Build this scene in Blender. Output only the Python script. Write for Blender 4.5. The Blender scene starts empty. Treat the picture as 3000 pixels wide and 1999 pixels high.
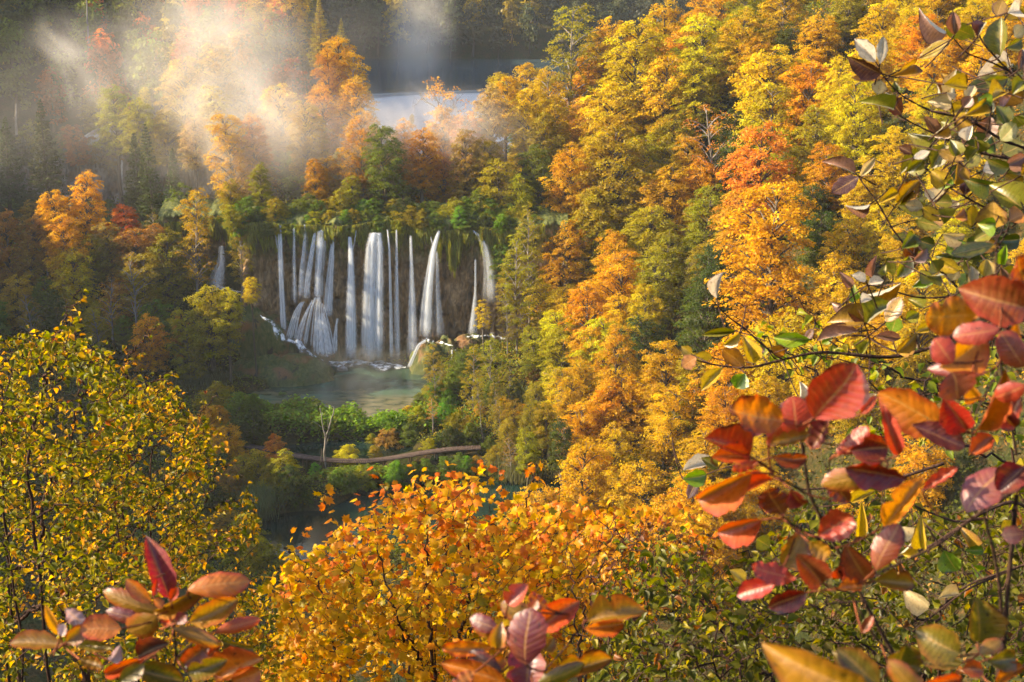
import bpy, math, random
import numpy as np
from mathutils import Vector, Matrix, noise as mnoise

random.seed(11)
rng = np.random.default_rng(11)
SC = bpy.context.scene
COL = SC.collection

# ------------------------------------------------------------------ camera
PITCH = math.radians(15.9)
CAMZ = 60.0
FS = 1407.0 * 3000.0 / 1024.0          # focal length in photograph pixels (3000 wide)
cam_data = bpy.data.cameras.new("camera")
cam = bpy.data.objects.new("camera", cam_data)
COL.objects.link(cam)
cam.location = (0, 0, CAMZ)
cam.rotation_euler = (math.radians(90) - PITCH, 0, 0)
cam_data.sensor_width = 36.0
cam_data.lens = 36.0 * 1407.0 / 1024.0
cam_data.clip_start = 0.05
cam_data.clip_end = 3000.0
cam_data.dof.use_dof = True
cam_data.dof.focus_distance = 30.0
cam_data.dof.aperture_fstop = 15.0
SC.camera = cam

# ------------------------------------------------------------------ sky and sun
SUN_EL = math.radians(27.0)
SUN_AZ = math.radians(-93.0)           # compass style: 0 = +Y (away from camera), negative = towards -X
world = bpy.data.worlds.new("World")
SC.world = world
world.use_nodes = True
wn = world.node_tree.nodes
wl = world.node_tree.links
for n in list(wn):
    wn.remove(n)
w_out = wn.new("ShaderNodeOutputWorld")
w_bg = wn.new("ShaderNodeBackground")
w_sky = wn.new("ShaderNodeTexSky")
w_sky.sky_type = 'NISHITA'
w_sky.sun_disc = False
w_sky.sun_elevation = SUN_EL
w_sky.sun_rotation = SUN_AZ
w_sky.air_density = 1.0
w_sky.dust_density = 2.0
w_bg.inputs[1].default_value = 0.125
wl.new(w_sky.outputs[0], w_bg.inputs[0])
wl.new(w_bg.outputs[0], w_out.inputs[0])
sun_d = bpy.data.lights.new("sun", 'SUN')
sun_d.energy = 5.0
sun_d.angle = math.radians(0.6)
sun_d.color = (1.0, 0.80, 0.51)
sun = bpy.data.objects.new("sun", sun_d)
COL.objects.link(sun)
SUN_DIR = Vector((math.sin(SUN_AZ) * math.cos(SUN_EL), math.cos(SUN_AZ) * math.cos(SUN_EL), math.sin(SUN_EL)))
sun.rotation_euler = SUN_DIR.to_track_quat('Z', 'Y').to_euler()
sun.location = (-60, 100, 200)

SC.view_settings.view_transform = 'Standard'
SC.view_settings.look = 'None'
SC.view_settings.gamma = 1.0
SC.view_settings.use_curve_mapping = False
SC.view_settings.exposure = 1.7

SC.render.engine = 'CYCLES'
cy = SC.cycles
cy.max_bounces = 6
cy.diffuse_bounces = 3
cy.glossy_bounces = 2
cy.transmission_bounces = 4
cy.volume_bounces = 3
cy.transparent_max_bounces = 24
cy.use_denoising = True
cy.caustics_reflective = False
cy.caustics_refractive = False
cy.use_adaptive_sampling = True
cy.adaptive_threshold = 0.03
cy.sample_clamp_indirect = 6.0
cy.volume_max_steps = 64

# ------------------------------------------------------------------ picture <-> place
CP, SP = math.cos(PITCH), math.sin(PITCH)

def ray(sx, sy):
    a = (sx - 1500.0) / FS
    b = -(sy - 999.5) / FS
    return np.array([a, CP + b * SP, -SP + b * CP])

def at(sx, sy, d):
    r = ray(sx, sy)
    return np.array([0, 0, CAMZ]) + r * (d / r[1])

def proj(p):
    x, y, z = p[0], p[1], p[2] - CAMZ
    f = y * CP - z * SP
    u = y * SP + z * CP
    return 1500 + FS * x / f, 999.5 - FS * u / f, f

# crops of the photograph that positions were read from: name -> (x0, y0, scale)
CROP = {'1': (0, 0, 2.353), '2': (1000, 0, 2.353), '3': (2000, 0, 2.353),
        '4': (0, 666, 2.353), '5': (1000, 666, 2.353), '6': (2000, 666, 2.353),
        '7': (0, 1332, 2.351), '8': (1000, 1332, 2.351), '9': (2000, 1332, 2.351),
        'f': (600, 550, 2.613), 'g': (600, 1050, 2.613), 'h': (1100, 1000, 3.92), 'k': (0, 900, 3.136),
        'v': (0, 0, 0.78433), 's': (0, 0, 1.0)}

def S(c, x, y):
    x0, y0, k = CROP[c]
    return x0 + x / k, y0 + y / k

# ------------------------------------------------------------------ small numeric tools
def ss(a, b, t):
    t = np.clip((np.asarray(t, float) - a) / (b - a), 0, 1)
    return t * t * (3 - 2 * t)

def _hash(ix, iy, seed=0):
    h = (ix.astype(np.int64) * 374761393 + iy.astype(np.int64) * 668265263 + seed * 1442695041) & 0xFFFFFFFF
    h = ((h ^ (h >> 13)) * 1274126177) & 0xFFFFFFFF
    return ((h ^ (h >> 16)) & 0xFFFF) / 65535.0

def vnoise(x, y, seed=0):
    x = np.asarray(x, float); y = np.asarray(y, float)
    ix = np.floor(x); iy = np.floor(y)
    fx = x - ix; fy = y - iy
    fx = fx * fx * (3 - 2 * fx); fy = fy * fy * (3 - 2 * fy)
    a = _hash(ix, iy, seed); b = _hash(ix + 1, iy, seed)
    c = _hash(ix, iy + 1, seed); d = _hash(ix + 1, iy + 1, seed)
    return (a * (1 - fx) + b * fx) * (1 - fy) + (c * (1 - fx) + d * fx) * fy

def fbm(x, y, seed=0, oct=3):
    s = 0; a = 0.5
    for o in range(oct):
        s = s + a * vnoise(x * 2 ** o, y * 2 ** o, seed + o * 17)
        a *= 0.5
    return s / (1 - 0.5 ** oct)

def smax(a, b, k):
    h = np.clip(0.5 + 0.5 * (a - b) / k, 0, 1)
    return b * (1 - h) + a * h + k * h * (1 - h)

# ------------------------------------------------------------------ the lie of the land
POOLS = [(-22, 186, 11, 13), (-31, 180.5, 7.5, 5.5), (-19, 176, 7, 5)]
MIDPOND = [(-20, 163.2, 8.5, 3.0)]
LOWPOND = [(-20, 138.5, 10, 7), (-10, 146.5, 10, 7.5), (0, 151.5, 7.5, 4)]

def emask(x, y, ells, w=0.14):
    m = np.zeros_like(x)
    for cx, cy_, rx, ry in ells:
        e = np.sqrt(((x - cx) / rx) ** 2 + ((y - cy_) / ry) ** 2) + 0.22 * (fbm(x * 0.35, y * 0.35, 5) - 0.5)
        m = np.maximum(m, 1 - ss(1 - w, 1 + w, e))
    return m

def lake_mask(x, y):
    xl = -33 - (y - 262) * 0.30
    xr = 17 + (y - 262) * 0.12
    m = ss(xl - 4, xl + 1, x) * (1 - ss(xr - 1, xr + 4, x)) * ss(256, 262, y + 3 * np.sin(x * 0.3)) * (1 - ss(486, 490, y))
    return m

def H(x, y):
    x = np.asarray(x, float); y = np.asarray(y, float)
    x, y = np.broadcast_arrays(x, y)
    n = fbm(x * 0.12, y * 0.12, 3) - 0.5
    floor = 0.9 + 1.2 * n + np.maximum(0, -x - 45) * 0.30 * (1 - ss(180, 200, y))
    floor = floor + ss(-14, -4, x) * ss(165, 190, y) * 3.0
    floor = floor - 2.4 * emask(x, y, POOLS) - 2.2 * emask(x, y, MIDPOND)
    floor = floor - ss(160, 154, y) * 1.1 - 1.1 * ss(154, 157, y) * (1 - ss(161, 164, y)) * (1 - ss(-3, 2, x))
    floor = floor - 2.2 * emask(x, y, LOWPOND)
    # centre: step of the tufa barrier, then the lake
    cen = floor + (20.9 - floor) * ss(201.4, 203.2, y) + n * 1.5
    cen = cen - 5.0 * lake_mask(x, y) + 0.9 * ss(205, 250, y)
    cen = cen + np.maximum(0, y - 489) * 0.55
    # shoulder, terrace and hill beside the falls
    py = np.array([60, 186, 199, 206, 214, 241, 244, 300, 420, 640.0])
    pz = np.array([0.6, 0.8, 11.0, 11.6, 15.6, 16.2, 26.0, 44.0, 78.0, 100.0])
    lef = np.interp(y + 3 * (fbm(x * 0.1, 1.0, 9) - 0.5), py, pz) + n * 1.5 + np.maximum(0, -x - 45) * 0.30 * (1 - ss(180, 200, y))
    wl_ = ss(-38.0, -46.0, x + ss(205, 262, y) * -3 + ss(262, 300, y) * ((y - 262) * 0.30 - 2))
    z = cen * (1 - wl_) + lef * wl_
    z = np.minimum(z + ss(-82, -170, x) * 78 * ss(40, 110, y), 52 + 22 * ss(212, 240, y))  # ridge out of view, shaped as a sun blocker, capped to let light in
    # sunlit slope
    xf = np.interp(y, [60, 100, 130, 150, 180, 205, 250, 300, 480], [44, 32, 21, 14, 5, 0, 4, 24, 60])
    rise = np.where(x > xf, (x - xf), 0)
    base = np.interp(y, [195, 215], [0.5, 21])
    hill = base + np.minimum(rise * np.interp(y, [60, 180, 205, 300], [0.85, 0.92, 0.62, 0.55]), 70) - np.where(x < xf, (xf - x) * 1.5, 0)
    z = smax(z, hill + n * 2, 2.0)
    # slope under the camera
    camh = 58.25 - (0.86 - 0.22 * ss(0.06, 0.2, x / np.maximum(y, 8.0)) * ss(8, 14, y)) * np.maximum(y - 0.6, 0) + np.minimum(0, y) * -0.25 + 1.2 * n * ss(2, 8, y)
    z = smax(z, camh, 2.5)
    return z

def h1(x, y):
    return float(H(np.array([x]), np.array([y]))[0])

# ------------------------------------------------------------------ meshes and objects
def mesh_from(name, V, F, smooth=False, mats=(), face_attr=None, face_col=None, uv=None, mat_idx=None):
    """V (n,3); F (m,k) array of equal-size faces or list of such arrays"""
    if not isinstance(F, (list, tuple)):
        F = [F]
    F = [np.asarray(f, np.int64) for f in F if len(f)]
    me = bpy.data.meshes.new(name)
    V = np.asarray(V, np.float32)
    me.vertices.add(len(V))
    me.vertices.foreach_set("co", V.ravel())
    loops = np.concatenate([f.ravel() for f in F]).astype(np.int32)
    tot = np.concatenate([np.full(len(f), f.shape[1]) for f in F]).astype(np.int32)
    start = np.concatenate([[0], np.cumsum(tot)[:-1]]).astype(np.int32)
    me.loops.add(len(loops))
    me.loops.foreach_set("vertex_index", loops)
    me.polygons.add(len(tot))
    me.polygons.foreach_set("loop_start", start)
    me.polygons.foreach_set("loop_total", tot)
    if smooth:
        me.polygons.foreach_set("use_smooth", np.ones(len(tot), bool))
    if mat_idx is not None:
        me.polygons.foreach_set("material_index", np.asarray(mat_idx, np.int32))
    me.update(calc_edges=True)
    for k, a in (face_attr or {}).items():
        at_ = me.attributes.new(k, 'FLOAT', 'FACE')
        at_.data.foreach_set("value", np.asarray(a, np.float32))
    if face_col is not None:
        at_ = me.attributes.new("leafcol", 'FLOAT_COLOR', 'FACE')
        at_.data.foreach_set("color", np.asarray(face_col, np.float32).ravel())
    if uv is not None:
        l = me.uv_layers.new(name="uv")
        l.data.foreach_set("uv", np.asarray(uv, np.float32)[loops].ravel())
    for m in mats:
        me.materials.append(m)
    return me

def link(name, me, parent=None, label=None, cat=None, group=None, kind=None, loc=None):
    o = bpy.data.objects.new(name, me)
    COL.objects.link(o)
    if parent is not None:
        o.parent = parent
    tag(o, label, cat, group, kind)
    if loc is not None:
        o.location = loc
    return o

def tag(o, label=None, cat=None, group=None, kind=None):
    if label: o["label"] = label
    if cat: o["category"] = cat
    if group: o["group"] = group
    if kind: o["kind"] = kind
    return o

def empty(name, loc, label=None, cat=None, group=None):
    o = bpy.data.objects.new(name, None)
    o.empty_display_size = 0.2
    COL.objects.link(o)
    o.location = loc
    return tag(o, label, cat, group)

class Acc:
    """collects pieces of geometry into one mesh"""
    def __init__(self):
        self.V = []; self.Q = []; self.n = 0; self.A = []
    def add(self, V, Q, a=None):
        self.V.append(V); self.Q.append(np.asarray(Q) + self.n); self.n += len(V)
        if a is not None: self.A.append(a)
    def mesh(self, name, mats, smooth=True, **kw):
        return mesh_from(name, np.concatenate(self.V), np.concatenate(self.Q), smooth, mats, **kw)

def tube(P, R, sides=6):
    P = np.asarray(P, float); R = np.asarray(R, float)
    T = np.gradient(P, axis=0)
    T /= np.linalg.norm(T, axis=1)[:, None] + 1e-9
    ref = np.array([0.31, 0.9, 0.2])
    A = np.cross(T, ref); A /= np.linalg.norm(A, axis=1)[:, None] + 1e-9
    B = np.cross(T, A)
    th = np.linspace(0, 2 * np.pi, sides, endpoint=False)
    V = P[:, None, :] + R[:, None, None] * (np.cos(th)[None, :, None] * A[:, None, :] + np.sin(th)[None, :, None] * B[:, None, :])
    n = len(P)
    i = np.arange(n - 1)[:, None]; j = np.arange(sides)[None, :]
    q = np.stack([i * sides + j, i * sides + (j + 1) % sides, (i + 1) * sides + (j + 1) % sides, (i + 1) * sides + j], -1).reshape(-1, 4)
    return V.reshape(-1, 3), q

def unit(v):
    v = np.asarray(v, float)
    return v / (np.linalg.norm(v, axis=-1, keepdims=True) + 1e-9)

# ------------------------------------------------------------------ materials
def new_mat(name):
    m = bpy.data.materials.new(name)
    m.use_nodes = True
    nt = m.node_tree
    for n in list(nt.nodes):
        nt.nodes.remove(n)
    out = nt.nodes.new("ShaderNodeOutputMaterial")
    return m, nt, out

class N:
    def __init__(self, nt):
        self.nt = nt
    def node(self, t, **kw):
        n = self.nt.nodes.new(t)
        for k, v in kw.items():
            setattr(n, k, v)
        return n
    def put(self, sock, v):
        if hasattr(v, 'is_output'):
            self.nt.links.new(v, sock)
        elif isinstance(v, (tuple, list)) and len(v) == 3 and sock.type == 'RGBA':
            sock.default_value = (*v, 1)
        else:
            sock.default_value = v
    def math(self, op, a, b=0.5, c=None, clamp=False):
        n = self.node("ShaderNodeMath", operation=op, use_clamp=clamp)
        self.put(n.inputs[0], a); self.put(n.inputs[1], b)
        if c is not None: self.put(n.inputs[2], c)
        return n.outputs[0]
    def mix(self, f, a, b, blend='MIX'):
        n = self.node("ShaderNodeMix", data_type='RGBA', blend_type=blend)
        self.put(n.inputs[0], f); self.put(n.inputs[6], a); self.put(n.inputs[7], b)
        return n.outputs[2]
    def noise(self, vec, scale=5.0, detail=3.0, rough=0.5, dist=0.0):
        n = self.node("ShaderNodeTexNoise")
        if vec is not None: self.put(n.inputs['Vector'], vec)
        n.inputs['Scale'].default_value = scale
        n.inputs['Detail'].default_value = detail
        n.inputs['Roughness'].default_value = rough
        n.inputs['Distortion'].default_value = dist
        return n.outputs[0]
    def ramp(self, f, pts):
        n = self.node("ShaderNodeValToRGB")
        el = n.color_ramp.elements
        while len(el) > 1: el.remove(el[-1])
        for i, (p, c) in enumerate(pts):
            e = el[0] if i == 0 else el.new(p)
            e.position = p
            e.color = (*c, 1) if len(c) == 3 else c
        self.put(n.inputs[0], f)
        return n.outputs[0]
    def smooth(self, f, a, b):
        n = self.node("ShaderNodeMapRange", interpolation_type='SMOOTHSTEP')
        self.put(n.inputs[0], f); self.put(n.inputs[1], a); self.put(n.inputs[2], b)
        return n.outputs[0]
    def mapping(self, vec, scale):
        n = self.node("ShaderNodeMapping")
        self.put(n.inputs[0], vec); n.inputs['Scale'].default_value = scale
        return n.outputs[0]
    def coord(self, which='Object'):
        return self.node("ShaderNodeTexCoord").outputs[which]
    def pos(self):
        return self.node("ShaderNodeNewGeometry").outputs['Position']
    def attr(self, name, out='Fac'):
        return self.node("ShaderNodeAttribute", attribute_name=name).outputs[out]
    def bump(self, h, strength=0.4, dist=0.1):
        n = self.node("ShaderNodeBump")
        n.inputs['Strength'].default_value = strength
        n.inputs['Distance'].default_value = dist
        self.put(n.inputs['Height'], h)
        return n.outputs[0]
    def principled(self, col, rough=0.8, normal=None, spec=0.3):
        n = self.node("ShaderNodeBsdfPrincipled")
        self.put(n.inputs['Base Color'], col)
        self.put(n.inputs['Roughness'], rough)
        n.inputs['Specular IOR Level'].default_value = spec
        if normal is not None: self.put(n.inputs['Normal'], normal)
        return n.outputs[0]
    def out(self, out, sh):
        self.nt.links.new(sh, out.inputs['Surface'])

def leaf_shader(g, col, trans=0.45, gloss=0.05, rough=0.4, normal=None, sat=1.3):
    hs = g.node("ShaderNodeHueSaturation")
    hs.inputs['Saturation'].default_value = sat
    hs.inputs['Value'].default_value = 1.15
    g.put(hs.inputs['Color'], col)
    d = g.node("ShaderNodeBsdfDiffuse"); g.put(d.inputs[0], col)
    t = g.node("ShaderNodeBsdfTranslucent"); g.put(t.inputs[0], hs.outputs[0])
    gl = g.node("ShaderNodeBsdfGlossy"); gl.inputs['Roughness'].default_value = rough
    gl.inputs[0].default_value = (0.9, 0.92, 1, 1)
    if normal is not None:
        for n in (d, t, gl): g.put(n.inputs['Normal'], normal)
    m = g.node("ShaderNodeMixShader"); m.inputs[0].default_value = trans
    g.nt.links.new(d.outputs[0], m.inputs[1]); g.nt.links.new(t.outputs[0], m.inputs[2])
    m2 = g.node("ShaderNodeMixShader"); m2.inputs[0].default_value = gloss
    g.nt.links.new(m.outputs[0], m2.inputs[1]); g.nt.links.new(gl.outputs[0], m2.inputs[2])
    return m2.outputs[0]

def make_foliage(name, trans=0.52, gloss=0.006):
    m, nt, out = new_mat(name); g = N(nt)
    oi = g.node("ShaderNodeObjectInfo")
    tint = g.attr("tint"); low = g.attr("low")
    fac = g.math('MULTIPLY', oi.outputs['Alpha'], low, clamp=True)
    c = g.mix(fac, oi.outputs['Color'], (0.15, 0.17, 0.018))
    hs = g.node("ShaderNodeHueSaturation")
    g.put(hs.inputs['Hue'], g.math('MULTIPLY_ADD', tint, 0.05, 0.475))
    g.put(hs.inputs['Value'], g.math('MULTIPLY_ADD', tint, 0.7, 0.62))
    g.put(hs.inputs['Color'], c)
    g.out(out, leaf_shader(g, hs.outputs[0], trans, gloss))
    return m
M = {}
M['foliage'] = make_foliage('foliage')
M['needles'] = make_foliage('needles', 0.2, 0.012)

def make_leafcol(name, src, trans=0.56, gloss=0.008):
    m, nt, out = new_mat(name); g = N(nt)
    if src == 'attr':
        c = g.attr("leafcol", 'Color')
    else:
        c = g.node("ShaderNodeObjectInfo").outputs['Color']
    n = g.noise(g.pos(), 60.0, 2.0)
    c = g.mix(g.math('MULTIPLY', n, 0.25), c, (0.30, 0.15, 0.02))
    g.out(out, leaf_shader(g, c, trans, gloss, 0.38))
    return m
M['leaf_attr'] = make_leafcol('leaf_mass', 'attr')
M['leaf_obj'] = make_leafcol('leaf_single', 'obj')

def make_bark(name, a, b, scale=3.0):
    m, nt, out = new_mat(name); g = N(nt)
    v = g.mapping(g.coord('Object'), (1, 1, 0.25))
    n = g.noise(v, scale, 5.0, 0.6)
    c = g.ramp(n, [(0.3, a), (0.7, b)])
    g.out(out, g.principled(c, 0.9, g.bump(n, 0.6, 0.03), 0.1))
    return m
M['bark'] = make_bark('bark', (0.04, 0.032, 0.025), (0.16, 0.13, 0.10))
M['bark_pale'] = make_bark('bark_pale', (0.10, 0.085, 0.07), (0.30, 0.27, 0.235))
M['twig'] = make_bark('twig', (0.018, 0.011, 0.010), (0.075, 0.04, 0.028), 40.0)
M['twig_red'] = make_bark('twig_red', (0.07, 0.02, 0.012), (0.22, 0.07, 0.03), 40.0)

def make_ground():
    m, nt, out = new_mat('leaf_litter'); g = N(nt)
    p = g.pos()
    n = g.noise(p, 0.35, 6.0, 0.65); n2 = g.noise(p, 3.0, 4.0, 0.6)
    c = g.ramp(n2, [(0.3, (0.018, 0.02, 0.008)), (0.5, (0.045, 0.034, 0.012)), (0.7, (0.10, 0.055, 0.02))])
    c2 = g.ramp(n2, [(0.3, (0.012, 0.018, 0.005)), (0.7, (0.045, 0.052, 0.014))])
    c = g.mix(g.smooth(n, 0.4, 0.62), c, c2)
    g.out(out, g.principled(c, 0.95, g.bump(n2, 0.8, 0.3), 0.05))
    return m
M['ground'] = make_ground()

def make_rock(kind):
    m, nt, out = new_mat('rock_' + kind); g = N(nt)
    p = g.pos()
    st = g.mapping(p, (1, 1, 0.28))
    n = g.noise(st, 0.55, 6.0, 0.62, 0.6); n2 = g.noise(st, 2.4, 5.0, 0.6); n3 = g.noise(p, 0.35, 3.0)
    sep = g.node("ShaderNodeSeparateXYZ"); g.put(sep.inputs[0], p)
    z = sep.outputs[2]
    if kind == 'tufa':
        c = g.ramp(n, [(0.28, (0.022, 0.017, 0.012)), (0.38, (0.085, 0.054, 0.030)), (0.48, (0.23, 0.14, 0.064)), (0.64, (0.40, 0.26, 0.13))])
        c = g.mix(g.math('MULTIPLY', g.smooth(n2, 0.42, 0.6), 0.45), c, (0.05, 0.035, 0.022))
        top = g.smooth(g.math('ADD', z, g.math('MULTIPLY', n3, 7.0)), 17.5, 22.5)
        bot = g.smooth(g.math('ADD', z, g.math('MULTIPLY', n3, 6.0)), 7.0, 3.0)
        mo = g.math('MULTIPLY', g.math('ADD', top, g.math('MULTIPLY', bot, 0.6)), g.smooth(n2, 0.25, 0.6), clamp=True)
        c = g.mix(g.smooth(z, 20.2, 21.2), c, (0.05, 0.065, 0.015))
        c = g.mix(mo, c, g.ramp(n2, [(0.3, (0.03, 0.045, 0.008)), (0.7, (0.14, 0.15, 0.03))]))
    elif kind == 'grey':
        c = g.ramp(n, [(0.32, (0.03, 0.028, 0.027)), (0.46, (0.16, 0.15, 0.145)), (0.66, (0.38, 0.36, 0.34))])
        c = g.mix(g.math('MULTIPLY', g.smooth(n3, 0.5, 0.62), 0.8), c, g.ramp(n2, [(0.3, (0.05, 0.03, 0.018)), (0.7, (0.24, 0.14, 0.07))]))
    else:
        c = g.ramp(n2, [(0.3, (0.035, 0.05, 0.010)), (0.5, (0.065, 0.08, 0.016)), (0.7, (0.12, 0.115, 0.032))])
        c = g.mix(g.smooth(n3, 0.5, 0.68), c, (0.16, 0.08, 0.03))
        c = g.mix(g.smooth(n, 0.42, 0.36), c, (0.03, 0.024, 0.018))
    g.out(out, g.principled(c, 0.75, g.bump(g.math('ADD', n, g.math('MULTIPLY', n2, 0.5)), 0.9, 0.5), 0.3))
    return m
M['tufa'] = make_rock('tufa'); M['grey_rock'] = make_rock('grey'); M['moss_rock'] = make_rock('moss')

def make_water(kind):
    m, nt, out = new_mat('water_' + kind); g = N(nt)
    p = g.pos()
    n = g.noise(g.mapping(p, (1, 1.6, 1)), 0.16, 4.0, 0.55, 0.8)
    n2 = g.noise(g.mapping(p, (0.7, 1.5, 1)), 0.7, 3.0)
    sep = g.node("ShaderNodeSeparateXYZ"); g.put(sep.inputs[0], p)
    y = sep.outputs[1]
    rough = 0.12; bs = 0.08
    if kind == 'pool':
        c = g.ramp(n, [(0.38, (0.012, 0.026, 0.016)), (0.5, (0.032, 0.066, 0.042)), (0.64, (0.06, 0.115, 0.078))])
        bed = g.ramp(n2, [(0.35, (0.05, 0.06, 0.03)), (0.6, (0.15, 0.135, 0.075))])
        c = g.mix(g.smooth(g.math('ADD', y, g.math('MULTIPLY', n, 14.0)), 194.5, 187.0), c, bed)
        rough = 0.22
    elif kind == 'pond':
        rough = 0.05
        c = g.ramp(n, [(0.4, (0.003, 0.009, 0.007)), (0.6, (0.010, 0.028, 0.022))])
    else:
        c = g.ramp(n, [(0.4, (0.03, 0.055, 0.07)), (0.6, (0.05, 0.09, 0.11))])
        wind = g.smooth(g.math('ADD', y, g.math('MULTIPLY', sep.outputs[0], -0.35)), 395.0, 380.0)
        rough = g.math('MULTIPLY_ADD', wind, 0.42, 0.08)
    h = g.noise(g.mapping(p, (1, 2.2, 1)), 1.3, 3.0)
    nrm = g.bump(h, 0.12 if kind != 'lake' else 0.25, bs)
    b = g.node("ShaderNodeBsdfPrincipled")
    g.put(b.inputs['Base Color'], c); g.put(b.inputs['Roughness'], rough)
    b.inputs['IOR'].default_value = 1.33
    b.inputs['Specular IOR Level'].default_value = 0.5
    g.put(b.inputs['Normal'], nrm)
    g.out(out, b.outputs[0])
    return m
for k in ('pool', 'pond', 'lake'):
    M['water_' + k] = make_water(k)

def make_falls():
    m, nt, out = new_mat('falling_water'); g = N(nt)
    uv = g.node("ShaderNodeUVMap", uv_map="uv").outputs[0]
    sep = g.node("ShaderNodeSeparateXYZ"); g.put(sep.inputs[0], uv)
    u, v = sep.outputs[0], sep.outputs[1]
    oi = g.node("ShaderNodeObjectInfo")
    comb = g.node("ShaderNodeCombineXYZ")
    g.put(comb.inputs[0], g.math('MULTIPLY', u, 5.0)); g.put(comb.inputs[1], g.math('MULTIPLY', v, 0.9))
    g.put(comb.inputs[2], g.math('MULTIPLY', oi.outputs['Random'], 30.0))
    n = g.noise(comb.outputs[0], 1.0, 4.0, 0.6)
    edge = g.math('SUBTRACT', 1.0, g.math('ABSOLUTE', g.math('MULTIPLY_ADD', u, 2.0, -1.0)))
    edge = g.smooth(edge, 0.0, 0.95)
    tm = g.math('DIVIDE', g.math('MODULO', v, 20.0), 10.0)
    edge = g.math('MULTIPLY', edge, g.math('MULTIPLY', g.smooth(tm, 0.0, 0.03), g.smooth(tm, 1.0, 0.86)))
    st = g.smooth(n, 0.25, 0.75)
    a = g.math('MULTIPLY', edge, g.math('MULTIPLY_ADD', st, 0.6, 0.4))
    a = g.math('MULTIPLY', a, oi.outputs['Alpha'], clamp=True)
    d = g.node("ShaderNodeBsdfDiffuse"); d.inputs[0].default_value = (0.86, 0.90, 0.95, 1)
    t = g.node("ShaderNodeBsdfTranslucent"); t.inputs[0].default_value = (0.86, 0.90, 0.95, 1)
    mx = g.node("ShaderNodeMixShader"); mx.inputs[0].default_value = 0.4
    nt.links.new(d.outputs[0], mx.inputs[1]); nt.links.new(t.outputs[0], mx.inputs[2])
    tr = g.node("ShaderNodeBsdfTransparent")
    m2 = g.node("ShaderNodeMixShader"); g.put(m2.inputs[0], a)
    nt.links.new(tr.outputs[0], m2.inputs[1]); nt.links.new(mx.outputs[0], m2.inputs[2])
    g.out(out, m2.outputs[0])
    return m
M['falls'] = make_falls()

def make_foam():
    m, nt, out = new_mat('foam'); g = N(nt)
    n = g.noise(g.pos(), 1.1, 4.0, 0.6)
    uv = g.node("ShaderNodeUVMap", uv_map="uv").outputs[0]
    sep = g.node("ShaderNodeSeparateXYZ"); g.put(sep.inputs[0], uv)
    edge = g.math('SUBTRACT', 1.0, g.math('ABSOLUTE', g.math('MULTIPLY_ADD', sep.outputs[0], 2.0, -1.0)))
    a = g.math('MULTIPLY', g.smooth(edge, 0.0, 0.7), g.smooth(n, 0.40, 0.64), clamp=True)
    d = g.node("ShaderNodeBsdfDiffuse"); d.inputs[0].default_value = (0.86, 0.9, 0.93, 1)
    tr = g.node("ShaderNodeBsdfTransparent")
    m2 = g.node("ShaderNodeMixShader"); g.put(m2.inputs[0], a)
    nt.links.new(tr.outputs[0], m2.inputs[1]); nt.links.new(d.outputs[0], m2.inputs[2])
    g.out(out, m2.outputs[0])
    return m
M['foam'] = make_foam()

def make_wood():
    m, nt, out = new_mat('weathered_boards'); g = N(nt)
    n = g.noise(g.pos(), 2.2, 4.0, 0.6)
    c = g.ramp(n, [(0.3, (0.045, 0.030, 0.025)), (0.7, (0.12, 0.082, 0.068))])
    g.out(out, g.principled(c, 0.85, None, 0.2))
    return m
M['wood'] = make_wood()

# ------------------------------------------------------------------ ground sheet
def axis(segs):
    out = []
    for a, b, st in segs:
        out.append(np.arange(a, b, st))
    out.append([segs[-1][1]])
    return np.concatenate(out)

gx = axis([(-900, -260, 60), (-260, -80, 6), (-80, -48, 1.6), (-48, 14, 0.9), (14, 70, 1.6), (70, 220, 6), (220, 900, 60)])
gy = axis([(-120, -10, 10), (-10, 70, 2.0), (70, 130, 2.5), (130, 215, 0.9), (215, 300, 2.0), (300, 520, 5), (520, 900, 30)])
GX, GY = np.meshgrid(gx, gy)
GZ = H(np.clip(GX, -260, 220), GY)
nx, ny = len(gx), len(gy)
i = np.arange(ny - 1)[:, None]; j = np.arange(nx - 1)[None, :]
gq = np.stack([i * nx + j, i * nx + j + 1, (i + 1) * nx + j + 1, (i + 1) * nx + j], -1).reshape(-1, 4)
link("ground", mesh_from("ground", np.stack([GX, GY, GZ], -1).reshape(-1, 3), gq, True, [M['ground']]), kind="structure")

def water_sheet(name, x0, x1, y0, y1, z, mat, label):
    xs = np.linspace(x0, x1, 12); ys = np.linspace(y0, y1, 12)
    X, Y = np.meshgrid(xs, ys)
    i = np.arange(11)[:, None]; j = np.arange(11)[None, :]
    q = np.stack([i * 12 + j, i * 12 + j + 1, (i + 1) * 12 + j + 1, (i + 1) * 12 + j], -1).reshape(-1, 4)
    o = link(name, mesh_from(name, np.stack([X, Y, np.full_like(X, z)], -1).reshape(-1, 3), q, False, [mat]), kind="structure")
    o["label"] = label
water_sheet("pool_water", -44, -6, 168.5, 200, 0.0, M['water_pool'], "turquoise pool at the foot of the waterfalls")
water_sheet("pond_water", -30, -9, 159, 167.5, -0.25, M['water_pond'], "small dark green pond behind the boardwalk")
water_sheet("lower_pond_water", -33, 10, 129, 157, -1.15, M['water_pond'], "dark green pond below the boardwalk")
water_sheet("lake_water", -115, 70, 252, 492, 21.0, M['water_lake'], "pale upper lake beyond the waterfalls")
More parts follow.
